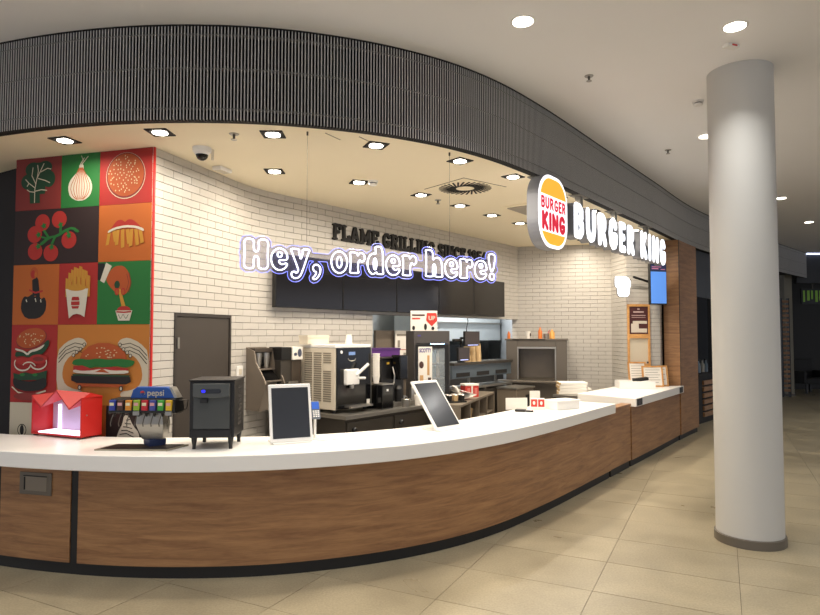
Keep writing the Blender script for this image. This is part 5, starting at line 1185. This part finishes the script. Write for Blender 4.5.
def detector(x, y, z, lb, m_=None):
    t = thing('smoke_detector', lb, 'smoke detector', (x, y, z)); MB().lathe([(.05, -.02), (.055, 0)], n=22).build('base', m_ or M_whitep, t); MB().lathe([(.03, -.05), (.045, -.04), (.045, -.03)], n=22).build('sensor_head', m_ or M_whitep, t); MB().lathe([(.035, -.03), (.035, -.02)], n=18).build('gap_ring', M_blackmatt, t)
detector(-.385, 6.386, HC, 'smoke detector on the cream ceiling beside a square downlight')
detector(2.833, 6.006, HM, 'smoke detector on the mall ceiling beside the column top')
q = MB().box(-.06, .06, -.03, .03, -.025, 0).build('emergency_lamp', M_whitep, None, (2.546, 4.823, HM), R(20), bevel=.005); tag(q, 'small white box lamp on the mall ceiling in front of the column top', 'lamp'); MB().box(-.02, .03, -.033, -.03, -.018, -.006).build('red_label', M_redbox, q)
# round swirl air diffuser
t = thing('air_diffuser', 'square ceiling plate with a round swirl air diffuser over the counter', 'vent', (.60, 6.69, HC), R(38))
MB().box(-.31, .31, -.31, .31, -.006, 0).build('plate', M_ceil_in, t); sl = MB()
MB().box(-.315, .315, -.315, -.308, -.004, 0).box(-.315, .315, .308, .315, -.004, 0).box(-.315, -.308, -.308, .308, -.004, 0).box(.308, .315, -.308, .308, -.004, 0).build('shadow_gap', mat('gap_brown', '6f6350', .7), t)
for k_ in range(30):
    a = 2 * PI * k_ / 30; M = Matrix.Rotation(a, 4, 'Z') @ Matrix.Translation((.19, 0, 0)) @ Matrix.Rotation(R(24), 4, 'Z'); MB().box(-.10, .10, -.010, .010, -.010, -.006, 0, M).build('slot', M_blackmatt, t)
MB().lathe([(.06, -.012), (.07, -.006)], n=24).build('hub', M_ceil_in, t)
t = thing('ceiling_cassette', 'flush rectangular air cassette with dark slot in the cream ceiling behind the logo', 'vent', (1.62, 7.85, HC), sang)
MB().box(-.42, .42, -.30, .30, -.008, 0).build('frame_plate', M_ceil_in, t, bevel=.002); MB().box(-.36, .36, -.24, -.18, -.012, -.008).build('dark_slot', mat('slot_brown', '4a3f33', .7), t); MB().box(-.34, .34, -.16, .24, -.02, -.008).build('grille_panel', mat('cassette_grey', 'a9a093', .6), t)
for (x_, y_, rz_) in ((-.62, 4.93, 60), (-.36, 5.02, 60)): q = MB().box(-.10, .10, -.004, .004, -.002, 0).build('access_slit', mat('gap_brown'), None, (x_, y_, HC), R(rz_)); tag(q, 'thin access slit in the cream ceiling beside the wire of the neon sign', 'slit', 'access slits in the ceiling'); MB().box(-.105, .105, .004, .007, -.0015, 0).build('slit_edge', M_ceil_in, q)

# ------------------------------------------------------------------ neighbouring shop and the far end of the mall
def NP(a, off): return FRONT.at(a, off)
aN0, aN1 = FRONT.arc_x(5.30), FRONT.arc_x(10.2)
NB_ = Path([tuple(NP(aN0 - .05, 2.2)), tuple(NP(aN1, 2.2))], False)
nw = ribbon(NB_, 0, NB_.L, 0, .1, 0, HC, 'wall_neighbour', mat('neighbour_wall', '2a2c2f', .5), step=9); struct(nw)
# dark square tiles on that wall where they show
tm = None; na_ = math.atan2(*(NB_.p[1] - NB_.p[0])[::-1])
for i_ in range(14):
    for j_ in range(9):
        q = NB_.at(.12 + i_ * .21)
        if tm is None: o = MB().box(-.1, .1, -.012, .0, -.1, .1).build('wall_tile', mat('neighbour_tile', '3a3f47', .3, objvar=.1), nw); tm = o.data
        else: o = bpy.data.objects.new('wall_tile', tm); COL.objects.link(o); o.parent = nw
        o.location = (q[0], q[1], .95 + j_ * .21); o.rotation_euler = (0, 0, na_)
struct(ribbon(Path([tuple(NP(aN0, .1)), tuple(NP(aN0, 2.2))], False), 0, 2.1, -.05, .05, 0, HC, 'wall_divider', M_dark, step=9))
struct(MB().plate([tuple(NP(aN0, .05)), tuple(NP(aN1, .05)), tuple(NP(aN1, 2.4)), tuple(NP(aN0, 2.4))], HC, HC + .05).build('ceiling_neighbour', M_dark))
bd_ = ribbon(FRONT, aN0 + .12, FRONT.arc_x(7.4), .10, .16, 2.45, HC - .01, 'neighbour_board', mat('board_grey', '34373a', .5), step=.3); tag(bd_, 'dark grey blank sign board above the neighbouring kiosk', 'board')
kc = thing('kiosk_counter', 'dark kiosk counter with wooden crate slats in the neighbouring shop', 'counter', (*NP(FRONT.arc_x(6.5), .3), 0))
cw(ribbon(FRONT, FRONT.arc_x(5.7), FRONT.arc_x(8.6), .25, .85, 0, .92, 'body', M_dark), kc); cw(ribbon(FRONT, FRONT.arc_x(5.66), FRONT.arc_x(8.6), .18, .9, .92, .97, 'top', M_blackmatt), kc)
for k_ in range(6): cw(ribbon(FRONT, FRONT.arc_x(5.95), FRONT.arc_x(7.4), .215, .25, .12 + k_ * .125, .205 + k_ * .125, 'slat', M_woodo), kc)
a_ = FRONT.arc_x(6.0); q = NP(a_, .45)
t = thing('kiosk_till', 'pale tilted till screen standing on the dark kiosk counter', 'till', (q[0], q[1], .97), FRONT.ang(a_) + R(30)); MB().box(-.16, .16, -.01, .01, 0, .30, 0, Matrix.Translation((0, 0, .14)) @ Matrix.Rotation(R(-25), 4, 'X')).build('screen', mat('till_pale', 'b9bcc0', .4, emit='aeb4bd', es=.12), t); MB().cyl((0, .06, 0), (0, .06, .28), .02).lathe([(.08, 0), (.08, .012)], c=(0, .06, 0)).build('stand', M_black, t)
for k_, X in enumerate((6.12, 6.28, 6.42)):
    q = NP(FRONT.arc_x(X), .4); o = MB().lathe([(.045, 0), (.045, .16), (.02, .2), (.02, .24)], n=12).build('kiosk_jar', mat('jar%d' % k_, ('77838c', '8d8a80', '5a6a74')[k_], .3), None, (q[0], q[1], .97), 0, smooth=True); tag(o, ['grey jar beside the tilted till on the kiosk counter', 'pale jar in the middle of the kiosk counter', 'blue grey jar behind the pale jar on the kiosk counter'][k_], 'jar'); MB().lathe([(.026, .24), (.026, .26)], n=12).build('lid', M_black, o)
# far end
FE = 18.6
fw = MB().box(9.4, 22, FE + 1.2, FE + 1.35, 0, HM).build('wall_far', mat('far_wall', '242321', .6)); struct(fw)
tb_ = MB().box(10.95, 20, 17.5, 17.62, 3.19, HM).build('trim_3', mat('far_band', '3a3c40', .6)); struct(tb_)
t = thing('far_post', 'pale slim square post at the far end of the mall', 'post', (10.78, 17.75, 0)); MB().box(-.11, .11, -.11, .11, .06, HM - .01).build('shaft', mat('post_beige', '8d8878', .6), t); MB().box(-.13, .13, -.13, .13, 0, .06).build('base', M_steeld, t)
t = thing('slatted_rack', 'tall narrow wooden slatted rack standing beside the far post', 'rack', (10.48, 17.35, 0))
for x_ in (-.10, .10): MB().box(x_ - .015, x_ + .015, -.05, .05, 0, 2.75).build('upright', M_black, t)
for k_ in range(20): MB().box(-.085, .085, -.06, .0, .15 + k_ * .13, .22 + k_ * .13).build('slat', M_woodo, t)
t = thing('ceiling_light_line', 'thin cool white light line along the dark band at the far end', 'light', (0, 0, 0)); MB().box(11.1, 14.5, 17.44, 17.497, 4.0, 4.03).build('light_bar', mat('line_white', 'ffffff', .5, emit='c8d4ff', es=2.5), t); MB().box(11.08, 14.52, 17.46, 17.5, 4.03, HM - .001).build('holder', M_steelg, t)
t = thing('green_lit_sign', 'small green lit sign panel in the dark far shop front', 'sign', (12.05, FE - .1, 2.65)); MB().box(-.35, .6, .0, .06, 0, .45).build('box', M_black, t)
for k_ in range(7): MB().box(-.30 + k_ * .12, -.25 + k_ * .12 + .02 * (k_ % 2), -.01, .0, .06 + .04 * (k_ % 3), .40).build('green_stroke', mat('green_glow', '6f9a35', .5, emit='7fae3a', es=.10), t)
MB().box(-.02, .02, .02, .06, .45, HM - 2.65).build('hanger', M_steeld, t)
t = thing('far_bench', 'dark armchair standing in the unlit far shop', 'chair', (11.9, 18.6, 0), R(10)); MB().box(-.38, .38, -.36, .3, .28, .46).build('seat', M_dark, t, bevel=.03); MB().box(-.38, .38, .22, .38, .46, 1.0).build('backrest', M_dark, t, bevel=.03)
for x_ in (-.42, .42): MB().box(x_ - .05, x_ + .05, -.36, .36, .30, .66).build('armrest', M_dark, t, bevel=.02)
for (a, b) in ((-.34, -.3), (.34, -.3), (-.34, .3), (.34, .3)): MB().box(a - .025, a + .025, b - .025, b + .025, 0, .28).build('leg', M_black, t)
